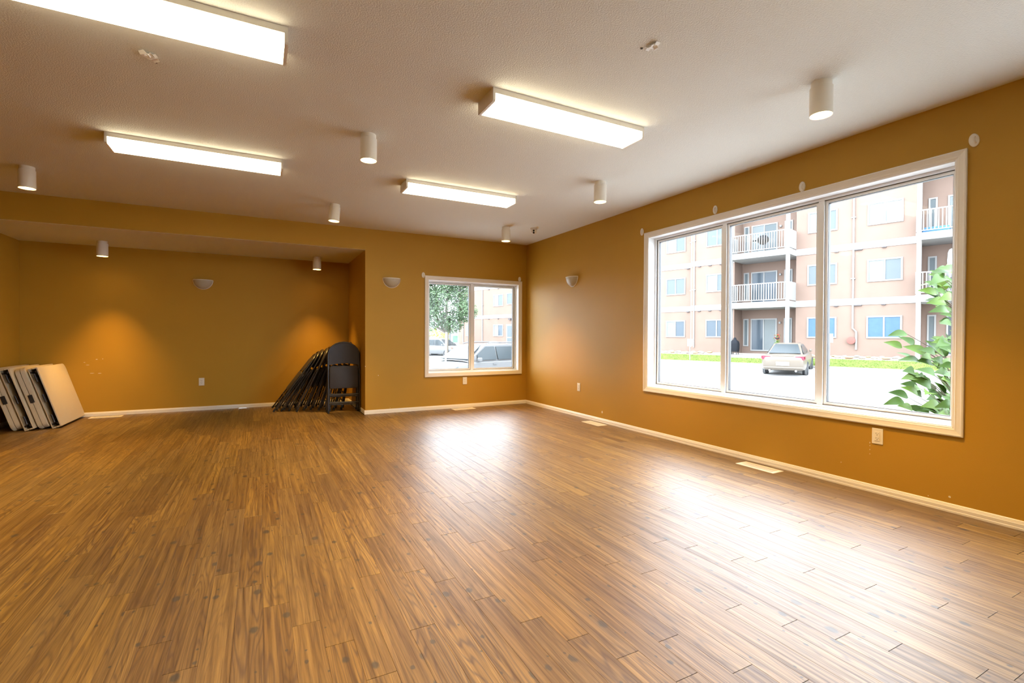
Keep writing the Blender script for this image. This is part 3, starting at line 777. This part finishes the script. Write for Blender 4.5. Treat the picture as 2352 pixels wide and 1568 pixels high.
for z0, z1 in ((.25, .95), (1.05, 2.1)): MB().box(FD+.38, FD+.39, 32.78, 33.57, z0, z1).build('pane', M['blind'], d)
MB().box(FD+.25, FD+.45, 33.0, 33.3, 2.65, 2.8).build('door_lamp', M['darkvent'], apt)
# downspouts
def spout(s, dn, z0=.45, shift=0):
    pts = [(FD-.06+dn, s, TOP), (FD-.06+dn, s, 1.62), (FD-.06+dn, s-shift, 1.45), (FD-.06+dn, s-shift, z0)]
    MB().tube(pts, .045, 8).build('downspout', M['pvc'], apt, smooth=40)
    for z in (7.4, 4.2): MB().box(FD-.12+dn, FD+dn, s-.09, s+.09, z, z+.05).build('pipe_strap', M['pvc'], apt)
spout(6.24, 0, .5, .16); spout(15.35, .45); spout(14.95, 0); spout(37.25, .45); spout(40.4, .45)
# bays with balconies
def bay(s0, s1, proj, posts, door, lights, items):
    for k in range(3):
        z = Z0+k*ST
        n = FD+REC
        ext_window(door[0], door[1], z+.17, z+2.07, n, (['curtain', 'extglass'], ['extglass', 'extglass'], ['blind', 'curtain'])[k])
        for a, b in lights: ext_window(a, b, z+.45, z+2.07, n, ('blind',), False)
        MB().lathe([(.06, -.06), (.07, 0), (.05, .06)], 12, Matrix.Translation((n-.06, door[0]-.22, z+1.85))).build('porch_lamp', M['pvc'], apt, smooth=50)
        if k == 0: continue
        zs = z+.10
        bal = MB().box(FD-proj, FD+REC, s0, s1, zs-.33, zs).build('balcony', M['pvc'], apt)
        MB().box(FD-proj+.05, FD+REC-.02, s0+.05, s1-.05, zs-.34, zs-.33).build('soffit', M['pvc'], bal)
        zr = zs+1.07
        MB().box(FD-proj, FD-proj+.05, s0, s1, zr-.05, zr).build('top_rail', M['pvc'], bal)
        MB().box(FD-proj, FD-proj+.05, s0, s1, zs+.08, zs+.12).build('bottom_rail', M['pvc'], bal)
        for s in (s0, s1-.04): MB().box(FD-proj+.02, FD, s, s+.04, zs+.05, zr).build('end_panel', M['pvc'], bal)
        nb = int((s1-s0)/.13)
        bme = MB().box(-.016, .016, -.018, .018, 0, .95).mesh('baluster', M['pvc'])
        for i in range(1, nb): link('baluster', bme, bal, (FD-proj+.025, s0+(s1-s0)*i/nb, zs+.1))
    for s in posts: MB().box(FD-proj+.02, FD-proj+.18, s, s+.17, lotz(28)+.05, TOP).build('balcony_post', M['pvc'], apt)
bay(8.95, 12.25, 1.15, [8.97, 12.06], (10.36, 11.77), [(12.0, 12.22), (9.53, 9.88)], 0)
bay(-.4, 3.6, 1.0, [3.40, -.36], (1.2, 2.62), [(3.1, 3.34)], 0)

# things on and by the block
def place(o, n, s, z, rz=0): o.matrix_world = BM @ Matrix.Translation((n, s, z)) @ Matrix.Rotation(rz, 4, 'Z'); return o
M['cover'] = plain('black_grill_cover', (.010, .011, .014), .8, spec=.15, noise=.3, nscale=9)
g1 = tag(empty('covered_barbecue'), 'black covered barbecue standing on the ground beside the balcony bay', 'barbecue')
MB().loft([[(k*x, k2*y, z) for x, y in rrect(.42, .46, .12)] for z, k, k2 in ((.16, .92, .9), (.3, 1, 1), (.62, .98, 1.05), (.78, .9, .85), (.86, .5, .45), (.90, .42, .34), (.97, .34, .28), (1.01, .15, .12))]).build('cover', M['cover'], g1, smooth=50)
for x in (-.14, .14):
    for y in (-.15, .15): MB().cyl((x, y, 0), (x, y, .2), .025, 8).build('leg', M['black'], g1)
place(g1, 29.42, 11.9, .10)
pt = MB().box(29.15, FD+REC, 8.95, 12.36, -.6, .10).build('patio_slab', M['concrete']); pt.matrix_world = BM; tag(pt, kind='structure')
g2 = tag(empty('kettle_barbecue'), 'dark round barbecue on the top balcony behind the railing', 'barbecue')
MB().lathe([(.3*math.sin(t), .75+.28*math.cos(t)) for t in [math.pi*(1-i/12) for i in range(13)]], 20, cap=False).build('bowl', M['cover'], g2, smooth=50)
for a in (0, 2.1, 4.2): MB().cyl((.34*math.cos(a), .34*math.sin(a), 0), (.18*math.cos(a), .18*math.sin(a), .62), .018, 6).build('leg', M['black'], g2)
MB().box(-.1, .1, .3, .62, .74, .77).build('side_shelf', M['cover'], g2)
place(g2, FD-.5, 10.55, Z0+2*ST+.1)
M['red'] = plain('red_blossom', (.55, .05, .03), .7); M['leafy'] = plain('hanging_leaf', (.10, .17, .03), .7)
hb = tag(empty('hanging_basket'), 'hanging basket of red flowers by the ground-floor sliding door', 'flower basket')
MB().lathe([(.02, -.02), (.10, .02), (.13, .10)], 14).build('basket', M['darkvent'], hb, smooth=50)
fr_ = random.Random(4); fo, fl_ = MB(), MB()
for i in range(150):
    a, z, rr = fr_.uniform(0, 6.28), fr_.uniform(-.28, .30), fr_.uniform(0, .19); p = Vector((rr*math.cos(a), rr*math.sin(a), z)); t1 = Vector((fr_.uniform(-1, 1), fr_.uniform(-1, 1), fr_.uniform(-1, 1))).normalized()*.035; t2 = t1.orthogonal().normalized()*.035
    (fl_ if z > -.05 and i % 2 else fo).add([p-t1, p+t2, p+t1, p-t2], [(0, 1, 2, 3)])
tag(fo.build('foliage', M['leafy'], hb), kind='stuff'); tag(fl_.build('blossoms', M['red'], hb), kind='stuff')
MB().tube([(0, 0, .1), (0, 0, .8), (0, 0, 1.25)], .006, 5).build('hanger', M['black'], hb)
place(hb, FD+.3, 10.0, 1.02)
hz = tag(empty('hose_reel'), 'round reddish hose reel on the stucco wall beside the bent downspout', 'hose reel')
q = Matrix.Rotation(math.pi/2, 4, 'Y')
MB().lathe([(.06, -.09), (.19, -.08), (.19, -.06), (.10, -.05), (.10, -.02), (.19, -.01), (.19, 0), (.06, 0)], 20, q, cap=True).build('reel', plain('brick_red_plastic', (.20, .06, .045), .6), hz, smooth=40)
place(hz, FD-.09, 6.28, .98)
bl = tag(empty('patio_cushion'), 'blue patio cushion on the top balcony beside the shrub', 'cushion')
MB().prism(rrect(1.0, .30, .1), 'x', -.12, .12).build('pad', plain('blue_canvas', (.06, .17, .33), .8, noise=.3, nscale=9), bl, bevel=.04, segs=3); place(bl, FD-.3, 2.95, Z0+2*ST+.27)
um = tag(empty('patio_umbrella'), 'white folded patio umbrella on the middle balcony above the shrub', 'patio umbrella')
MB().lathe([(.02, 2.1), (.10, 2.05), (.15, 1.9), (.14, 1.75), (.17, 1.6), (.16, 1.3), (.19, .9), (.12, .75)], 12).build('canopy', M['pvc'], um, smooth=30)
MB().cyl((0, 0, .05), (0, 0, .8), .025, 8).build('pole', M['pvc'], um); MB().lathe([(.22, 0), (.2, .05), (.05, .07)], 16).build('base', M['pvc'], um)
place(um, FD-.5, 2.37, Z0+ST+.1)

# sign posts
def sign(n, s, h, lab, letter):
    z = (bankz(n) if n > 28.12 else lotz(n))
    root = tag(empty('sign_post'), lab, 'sign post')
    MB().box(-.02, .02, -.02, .02, 0, h-.05).build('post', M['steelg'], root)
    pl = MB().box(-.03, -.022, -.16, .16, h-.45, h).build('plate', M['pvc'], root, bevel=.004)
    if letter:
        cu = bpy.data.curves.new('letter', 'FONT'); cu.body = 'P'; cu.size = .26; cu.align_x = 'CENTER'; cu.align_y = 'CENTER'; cu.extrude = .001
        tmp = bpy.data.objects.new('letter_curve', cu); C.objects.link(tmp); bpy.context.view_layer.update()
        me = bpy.data.meshes.new_from_object(tmp); bpy.data.objects.remove(tmp); bpy.data.curves.remove(cu); me.materials.clear(); me.materials.append(M['signgrey'])
        t = link('letter', me, pl)
        t.matrix_local = Matrix(((0, 0, -1, -.032), (-1, 0, 0, 0), (0, 1, 0, h-.20), (0, 0, 0, 1)))
    place(root, n, s, z)
M['steelg'] = plain('galvanised_steel', (.30, .31, .32), .4, metal=.3); M['signgrey'] = plain('faded_sign_print', (.30, .33, .32), .6)
sign(28.3, 6.77, 1.62, 'parking sign with a letter P on a thin steel post by the parked sedan', True)
sign(28.3, 14.15, 1.30, 'small white sign on a thin post standing in the lawn', False)

# ------------------------------------------------------------------ cars
M['tyre'] = plain('black_tyre', (.02, .02, .022), .8); M['rim'] = plain('silver_wheel', (.35, .36, .37), .3, metal=.5)
M['carglass'] = plain('car_window_glass', (.03, .037, .04), .15, spec=.18)
M['redlamp'] = plain('red_tail_lamp', (.42, .02, .04), .2); M['lamp'] = plain('clear_head_lamp', (.06, .065, .07), .2); M['amber'] = plain('amber_indicator', (.25, .06, .006), .4)
M['plate'] = plain('licence_plate', (.50, .48, .47), .5); M['chrome'] = plain('chrome', (.5, .5, .5), .15, metal=.9)
def car(name, paint, Ln, Wd, body, green, wheels, tyre_r, label, cat='car'):
    """x forward. body: [(x, z_bottom, z_top, halfwidth)], green: dict of greenhouse points"""
    root = tag(empty(name), label, cat)
    mb = MB(); rings = []
    for x, zb, zt, hw in body:
        k = [(.0, zb), (.80, zb), (.95, zb+.05), (1.0, zb+.18), (1.0, zb+(zt-zb)*.62), (.965, zt-.05), (.89, zt-.008), (.45, zt+.012), (0, zt+.016)]
        right = [(x, -hw*a, z) for a, z in k]; left = [(x, hw*a, z) for a, z in k[::-1]]
        rings.append(right+left[1:-1])
    mb.loft(rings).build('body', paint, root, smooth=38)
    g = green; zb, zr = g['zb'], g['zr']; hb, hr = g['hb'], g['hr']
    xs = g['x']          # base_front, roof_front, roof_rear, base_rear
    P = {}
    for s in (-1, 1):
        P[s] = [Vector((xs[0], s*hb, zb)), Vector((xs[1], s*hr, zr)), Vector((xs[2], s*hr, zr)), Vector((xs[3], s*hb, zb))]
    cab = MB(); seg = [(xs[0], hb*.96, zb-.02), (xs[1], hr, zr-.02), ((xs[1]+xs[2])/2, hr*1.01, zr+.015), (xs[2], hr, zr-.02), (xs[3], hb*.96, zb-.02)]
    def up(x, hw, z, base):
        return [(x, -hb*.97 if False else -hw, base), (x, -hw, z), (x, -hw*.6, z+.03), (x, 0, z+.04), (x, hw*.6, z+.03), (x, hw, z), (x, hw, base)]
    # solid cabin: side plates + roof
    roofs = [[(x, -hw, z), (x, -hw*.6, z+.03), (x, 0, z+.04), (x, hw*.6, z+.03), (x, hw, z)] for x, hw, z in seg]
    cab.loft(roofs, False, False)
    for s in (-1, 1):
        pts = [(x, s*hw, z) for x, hw, z in seg]
        cab.add(pts, [tuple(range(5))])
    cab.build('cabin', paint, root, smooth=38)
    def quad(nm, pts, mat, par=root, off=.012):
        n_ = (pts[1]-pts[0]).cross(pts[2]-pts[0]).normalized(); c = sum(pts, Vector())/len(pts)
        if n_.dot(c-Vector((sum(xs)/4, 0, (zb+zr)/2-.2))) < 0: n_ = -n_
        A = [p+n_*off for p in pts]; Bq = [p-n_*.004 for p in pts]
        return MB().loft([[tuple(p) for p in Bq], [tuple(p) for p in A]]).build(nm, mat, par)
    def lerp(a, b, t): return a+(b-a)*t
    for nm, i, j in (('windshield', 0, 1), ('rear_window', 3, 2)):
        a, b, c_, d_ = P[-1][i], P[1][i], P[1][j], P[-1][j]
        up_ = Vector((0, 0, .035))
        q4 = [lerp(lerp(a, d_, .06), lerp(b, c_, .06), .07), lerp(lerp(a, d_, .06), lerp(b, c_, .06), .93), lerp(lerp(a, d_, .92), lerp(b, c_, .92), .90), lerp(lerp(a, d_, .92), lerp(b, c_, .92), .10)]
        quad(nm, [p+up_*.8 for p in q4], M['carglass'], off=.02)
    for s in (-1, 1):
        a, b, c_, d_ = P[s]
        for x0, x1 in g['side']:
            def edge(x, t):     # point on the side at x, t=0 base .. 1 roof
                if x > xs[1]: zt = lerp(zb, zr, (xs[0]-x)/(xs[0]-xs[1]))
                elif x < xs[2]: zt = lerp(zb, zr, (x-xs[3])/(xs[2]-xs[3]))
                else: zt = zr
                z = lerp(zb+.03, max(zt-.055, zb+.04), t); return Vector((x, s*lerp(hb, hr, (z-zb)/(zr-zb)), z))
            pts = [edge(x0, 0), edge(x1, 0), edge(x1, 1)]
            for xc in (xs[1], xs[2]):
                if x1 < xc-.02 < x0: pts.append(edge(xc-(.02 if xc == xs[1] else -.02), 1))
            pts.append(edge(x0, 1)); quad('side_window', pts, M['carglass'])
        MB().box(-.05, .10, -.06, .06, -.06, .06).build('mirror', paint, root, bevel=.03, segs=3, loc=(xs[0]-.42, s*(hb+.10), zb+.06))
    for x in wheels:
        for s in (-1, 1):
            q = Matrix.Translation((x, s*(Wd/2-.19), tyre_r)) @ Matrix.Rotation(-s*math.pi/2, 4, 'X')
            MB().lathe([(tyre_r*1.14, .1), (tyre_r*1.14, .185)], 28, q).build('wheel_arch', M['gasket'], root)
            ty = MB().lathe([(tyre_r*.64, 0), (tyre_r*.97, 0), (tyre_r, .03), (tyre_r, .19), (tyre_r*.95, .215), (tyre_r*.66, .21)], 28, q).build('tyre', M['tyre'], root, smooth=50)
            rm = MB().lathe([(tyre_r*.64, .195), (tyre_r*.60, .212), (tyre_r*.52, .205), (tyre_r*.2, .20), (0.02, .214)], 24, q).build('rim', M['rim'], ty, smooth=50)
            for a in range(5):
                q2 = q @ Matrix.Rotation(a*2*math.pi/5, 4, 'Z')
                MB().add([(tyre_r*.22, -.03, .214), (tyre_r*.5, -.055, .214), (tyre_r*.5, .055, .214), (tyre_r*.22, .03, .214)], [(0, 1, 2, 3)], q2).build('rim_opening', M['gasket'], rm)
    return root
beige = plain('beige_car_paint', (.12, .098, .076), .3, spec=.4, coat=.15, noise=.01)
sed = car('parked_sedan', beige, 4.8, 1.78,
    [(-2.40, .42, .80, .70), (-2.36, .30, .92, .80), (-2.15, .25, .965, .875), (-1.4, .24, .96, .885), (-.4, .22, .93, .89), (.9, .22, .93, .885), (1.6, .22, .88, .87), (2.1, .25, .78, .80), (2.36, .33, .66, .62)],
    dict(zb=.94, zr=1.38, hb=.76, hr=.56, x=(1.15, .30, -.85, -1.72), side=[(.85, -.08), (-.14, -1.00), (-1.06, -1.40)]), (1.35, -1.38), .315,
    'beige four-door sedan parked facing the apartment block')
for s in (-1, 1):
    MB().prism([(s*.36, .77), (s*.84, .76), (s*.82, .915), (s*.50, .905)], 'x', -2.375, -2.30).build('tail_lamp', M['redlamp'], sed)
    MB().box(-2.30, -2.12, s*.855, s*.873, .80, .90).build('side_lamp', M['redlamp'], sed)
    MB().cyl((-2.43, s*.52, .27), (-2.2, s*.52, .27), .045, 10).build('exhaust', M['chrome'], sed, smooth=50)
MB().box(-2.425, -2.38, -.26, .26, .50, .66).build('licence_plate', M['plate'], sed)
MB().box(-2.44, -2.2, -.80, .80, .36, .44).build('bumper', beige, sed, bevel=.03)
MB().box(-2.38, -2.30, -.44, .44, .905, .935).build('trunk_lip', beige, sed)
hd = R(26.8); rear_axle = Vector((21.75, 14.02, lotz(24.6)))
sed.matrix_world = Matrix.Translation(rear_axle) @ Matrix.Rotation(hd, 4, 'Z') @ Matrix.Rotation(R(-2.2), 4, 'Y') @ Matrix.Translation((1.38, 0, 0))
silver = plain('silver_white_car_paint', (.095, .095, .095), .3, spec=.4, coat=.1)
def suv(name, label, paint):
    o = car(name, paint, 4.6, 1.82,
        [(-2.28, .48, .95, .72), (-2.22, .36, 1.05, .84), (-1.9, .30, 1.08, .90), (-.6, .28, 1.05, .91), (.75, .28, 1.05, .905), (1.25, .28, 1.02, .89), (1.85, .30, .94, .84), (2.15, .34, .84, .76), (2.30, .44, .66, .60)],
        dict(zb=1.05, zr=1.58, hb=.83, hr=.66, x=(1.28, .42, -1.75, -2.18), side=[(.86, -.02), (-.09, -.98), (-1.06, -1.86)]), (1.35, -1.28), .35, label)
    for s in (-1, 1):
        MB().tube([(.30, s*.60, 1.62), (.05, s*.60, 1.67), (-1.4, s*.60, 1.67), (-1.65, s*.60, 1.62)], .022, 8).build('roof_rail', M['gasket'], o, smooth=50)
        hl = MB().loft([[(2.21, s*.42, .70), (2.21, s*.44, .80), (2.10, s*.44, .86), (2.14, s*.42, .70)], [(1.92, s*.80, .74), (1.92, s*.80, .82), (1.74, s*.845, .92), (1.78, s*.85, .80)]]).build('head_lamp', M['lamp'], o)
        MB().box(1.80, 1.90, s*.80, s*.853, .78, .86).build('indicator', M['amber'], hl)
        MB().box(-2.30, -2.15, s*.70, s*.86, .80, 1.12).build('tail_lamp', M['redlamp'], o)
        for x in (.05, -.9): MB().box(x, x+.18, s*.905, s*.925, .93, .955).build('door_handle', paint, o)
    MB().box(2.20, 2.30, -.40, .40, .60, .78).build('grille', M['gasket'], o, bevel=.02)
    MB().box(2.20, 2.33, -.26, .26, .42, .54).build('licence_plate', M['plate'], o)
    return o
s1_ = suv('parked_suv', 'silver-white estate SUV with roof rails parked just outside the two-pane window', silver)
c1 = at(1103, 800, 17.3); hv = (-CR*math.cos(R(47))-CF*math.sin(R(47)))
s1_.matrix_world = Matrix.Translation((c1.x, c1.y, -.75)) @ Matrix.Rotation(math.atan2(hv.y, hv.x), 4, 'Z')
whitep = plain('white_car_paint', (.12, .12, .12), .3, spec=.4, coat=.1)
s2_ = suv('distant_suv', 'white SUV parked farther off, beyond the grey steel post', whitep)
c2 = at(1011, 800, 43); hv = (CR*math.cos(R(28))-CF*math.sin(R(28)))
s2_.matrix_world = Matrix.Translation((c2.x, c2.y, -.75)) @ Matrix.Rotation(math.atan2(hv.y, hv.x), 4, 'Z')
s3_ = suv('far_suv', 'pale SUV farthest off, only its roof showing over the white SUV', plain('pale_car_paint', (.2, .2, .205), .3, spec=.4))
c3 = at(984, 790, 55); s3_.matrix_world = Matrix.Translation((c3.x, c3.y, -.6)) @ Matrix.Rotation(math.atan2(hv.y, hv.x), 4, 'Z')

# grey post in front of the cars
gp = tag(empty('steel_post'), 'slim grey steel post between the two-pane window and the silver car', 'post')
MB().cyl((0, 0, 0), (0, 0, 1.97), .026, 12).build('shaft', M['steelg'], gp, smooth=50); MB().lathe([(.03, 1.95), (.03, 1.985), (.01, 1.99)], 12).build('cap', M['steelg'], gp)
c4 = at(1021, 800, 13.0); gp.location = (c4.x, c4.y, -.75); gp.rotation_euler = (0, R(1.5), 0)

# white pillar sign
ps = tag(empty('pillar_sign'), 'white pillar sign with a small green panel beyond the parked cars', 'sign')
MB().box(-.45, .45, -.12, .12, 0, 2.3).build('pillar', M['pvc'], ps); MB().box(-.46, -.30, -.13, .13, 0, 2.35).build('edge_post', M['gasket'], ps)
MB().box(-.12, .36, -.135, -.12, 1.1, 1.75).build('panel', plain('green_sign_panel', (.08, .30, .10), .6), ps)
c5 = at(1043, 790, 47); ps.location = (c5.x, c5.y, -.6); ps.rotation_euler = (0, 0, -YAW)

# ------------------------------------------------------------------ tree and bushes beyond the two-pane window
M['bark'] = plain('grey_bark', (.10, .08, .06), .9, noise=.3)
def leafmat(name, c):
    m = plain(name, c, .7, spec=.2, noise=.35, nscale=1.2)
    return m
M['treeleaf'] = leafmat('poplar_leaves', (.09, .135, .07)); M['lime'] = leafmat('lime_leaves', (.26, .30, .03))
def leaves(mb, c, rad, n, size, rg):
    for i in range(n):
        v = Vector((rg.gauss(0, 1), rg.gauss(0, 1), rg.gauss(0, 1))).normalized()*(rg.random()**.4)
        p = Vector(c)+Vector((v.x*rad[0], v.y*rad[1], v.z*rad[2]))
        a = Vector((rg.uniform(-1, 1), rg.uniform(-1, 1), rg.uniform(-1, 1))).normalized(); b = a.orthogonal().normalized(); s = size*rg.uniform(.6, 1.3)
        mb.add([p-a*s, p+b*s*.55, p+a*s, p-b*s*.55], [(0, 1, 2, 3)])
def tree(name, base, h, blobs, n, size, mat, label, trunk_r=.16, seed=1):
    rg = random.Random(seed); root = tag(empty(name, base), label, 'tree')
    tr = MB().tube([(0, 0, 0), (.05, .02, h*.3), (-.05, .05, h*.6), (0, 0, h*.9)], [trunk_r, trunk_r*.8, trunk_r*.5, trunk_r*.2], 8)
    mb = MB()
    for c, r in blobs:
        tr.tube([(0, 0, h*.3), tuple(Vector(c)*.6+Vector((0, 0, h*.1))), c], [trunk_r*.4, trunk_r*.25, trunk_r*.08], 6)
        leaves(mb, c, r, n, size, rg)
    tr.build('trunk', M['bark'], root, smooth=60); tag(mb.build('foliage', mat, root), kind='stuff')
    return root
c6 = at(1026, 790, 37); tb = Vector((c6.x, c6.y, -.7))
RR = Vector((CR.x, CR.y, 0)).normalized(); FF = Vector((CF.x, CF.y, 0)).normalized()
def off(r, f, z): v = RR*r+FF*f; return (v.x, v.y, z)
blobs = [(off(a, b, z), (r, r, r*.85)) for a, b, z, r in ((-1.3, 0, 3.3, 1.3), (.3, .4, 2.9, 1.1), (1.4, 0, 3.7, 1.0), (-.4, 0, 4.6, 1.4), (.9, .5, 5.0, 1.1), (-1.8, .4, 5.0, 1.2), (.1, 0, 6.2, 1.3), (-1.2, 0, 6.6, 1.1), (1.2, 0, 6.3, .9), (-2.6, 0, 4.0, 1.0), (0, 0, 7.4, 1.0), (-2.3, .3, 6.2, 1.2), (-.6, .8, 5.5, 1.4), (-1.6, .8, 4.2, 1.3), (-1.6, 0, 7.6, 1.1))]
tree('leafy_tree', tb, 6.5, blobs, 1900, .085, M['treeleaf'], 'loose grey-green leafy tree standing beyond the parked cars', .13, 3)
for i, (px, dp, lab) in enumerate(((1000, 58, 'yellow-green bush nearest the white SUV roof'), (1036, 66, 'yellow-green bush beside the white pillar sign'))):
    c7 = at(px, 775, dp); root = tag(empty('round_bush', (c7.x, c7.y, -.5)), lab, 'bush', 'yellow-green bushes by the street')
    mb = MB(); rg = random.Random(20+i); leaves(mb, (0, 0, 1.4), (1.3, 1.3, 1.3), 700, .13, rg); tag(mb.build('foliage', M['lime'], root), kind='stuff'); MB().cyl((0, 0, 0), (0, 0, 1.2), .08, 6).build('stem', M['bark'], root)
# distant houses across the street
M['pale'] = plain('pale_siding', (.42, .42, .42), .8); M['shingle'] = plain('grey_shingle', (.30, .30, .31), .9)
for i, (px, dp, wd, lab) in enumerate(((930, 80, 8, 'pale far house behind the leafy tree'), (1040, 100, 7, 'pale far house behind the pillar sign'))):
    c8 = at(px, 775, dp); h = tag(empty('far_house', (c8.x, c8.y, -.5), -YAW+R(8*i)), lab, 'house')
    MB().box(-wd/2, wd/2, -4, 4, 0, 2.9).build('wall', M['pale'], h); MB().prism([(-4.5, 2.9), (4.5, 2.9), (0, 4.9)], 'x', -wd/2-.3, wd/2+.3).build('roof', M['shingle'], h)
    for x in (-wd/4, wd/4): MB().box(x-.6, x+.6, -4.03, -4, 1.0, 2.1).build('window', M['blind'], h)

# ------------------------------------------------------------------ broad-leaved shrub outside the wide window
M['sleaf'] = plain('shrub_leaf', (.048, .105, .014), .5, spec=.25, noise=.3, nscale=14)
M['sleaf2'] = plain('young_shrub_leaf', (.085, .155, .018), .5, spec=.25, noise=.3, nscale=14)
for nm in ('sleaf', 'sleaf2'):
    b_ = M[nm].node_tree.nodes['Principled BSDF']; b_.inputs['Transmission Weight'].default_value = 0; b_.inputs['Subsurface Weight'].default_value = 0
shr = tag(empty('leafy_shrub', (5.25, 1.45, -.75)), 'broad-leaved green shrub growing close outside the wide window', 'shrub')
def leaf_mesh(mat, cup):
    V, F = [], []; n = 7
    for i in range(n+1):
        t = i/n; wd = .30*math.sin(math.pi*min(1, t**.8))*(1-.25*t); x = t; z = -cup*t*t+.06*math.sin(math.pi*t)
        V += [(x, -wd, z+.10*wd/.3), (x, 0, z), (x, wd, z+.10*wd/.3)]
    for i in range(n):
        a = i*3; F += [(a, a+3, a+4, a+1), (a+1, a+4, a+5, a+2)]
    mb = MB().add(V, F); me = mb.mesh('leaf', mat, smooth=80); return me
lm = [leaf_mesh(M['sleaf'], .15), leaf_mesh(M['sleaf2'], .25), leaf_mesh(M['sleaf'], .4)]
LP = [(485,975),(465,1025),(545,1010),(525,1085),(575,1050),(560,1100),(625,1110),(680,1065),(700,1105),(690,1130),(735,1120),(720,1010),(735,985),(705,1015),(740,1050),(545,1160),(550,1190),(595,1190),(545,1230),(590,1245),(640,1160),(705,1165),(725,1200),(475,1310),(490,1275),(530,1340),(595,1350),(580,1270),(640,1265),(685,1280),(690,1320),(735,1330),(650,1345),(735,1250),(740,1290),(700,1370),(735,1380),(675,685),(715,690),(655,725),(640,760),(700,760),(690,810),(725,855),(740,905),(735,710),(740,640),(700,830),(745,780),(720,1280),(720,1345),(660,1300),(755,1350),(755,1180),(770,1080),(770,960),(770,880),(775,760),(775,680),(770,1300),(785,1220),(790,1120),(790,1000),(790,850),(790,720),(790,1370)]
lr = random.Random(12)
LP += [(a+lr.uniform(-38, 38), b+lr.uniform(-32, 32)) for a, b in LP if a > 560]
stemx = at(2215, 800, 4.35)
def spine(py): return at(2206+10*math.sin(py/90), py, 4.35)
MB().tube([(5.25, 1.45, -.75), tuple(at(2215, 1150, 4.5)), tuple(spine(1000)), tuple(spine(850)), tuple(spine(700)), tuple(spine(590))], [.022, .018, .014, .011, .008, .004], 8).build('stem', M['bark'], shr, smooth=60).matrix_parent_inverse = Matrix.Translation((-5.25, -1.45, .75))
shr_inv = Matrix.Translation((-5.25, -1.45, .75))
for i, (lx, ly) in enumerate(LP):
    px, py = 1840+lx*.459, 320+ly*.459
    dp = 4.1+lr.uniform(-.18, .35)
    c = at(px, py, dp); root_p = spine(py+45+abs(2206-px)*.25)
    d = (c-root_p); d = d.normalized() if d.length > .05 else Vector((0, -1, 0))
    aim = (d+Vector((lr.uniform(-.35, .35), lr.uniform(-.35, .35), lr.uniform(-.45, .15)))).normalized()
    upv = (Vector((0, 0, 1))*.55-CF*.8+Vector((lr.uniform(-.4, .4), lr.uniform(-.4, .4), 0)))
    yv = upv.cross(aim).normalized(); zv = aim.cross(yv)
    S = lr.uniform(.13, .19)
    base = c-aim*S*.5
    mw = Matrix(((aim.x*S, yv.x*S, zv.x*S, base.x), (aim.y*S, yv.y*S, zv.y*S, base.y), (aim.z*S, yv.z*S, zv.z*S, base.z), (0, 0, 0, 1)))
    o = link('leaf', lm[i % 3], shr); o.matrix_parent_inverse = shr_inv; o.matrix_basis = mw
    if i % 2 == 0:
        tw = MB().tube([tuple(root_p), tuple(root_p.lerp(base, .6)+Vector((0, 0, .02))), tuple(base)], [.005, .004, .0025], 5).build('twig', M['bark'], shr); tw.matrix_parent_inverse = shr_inv
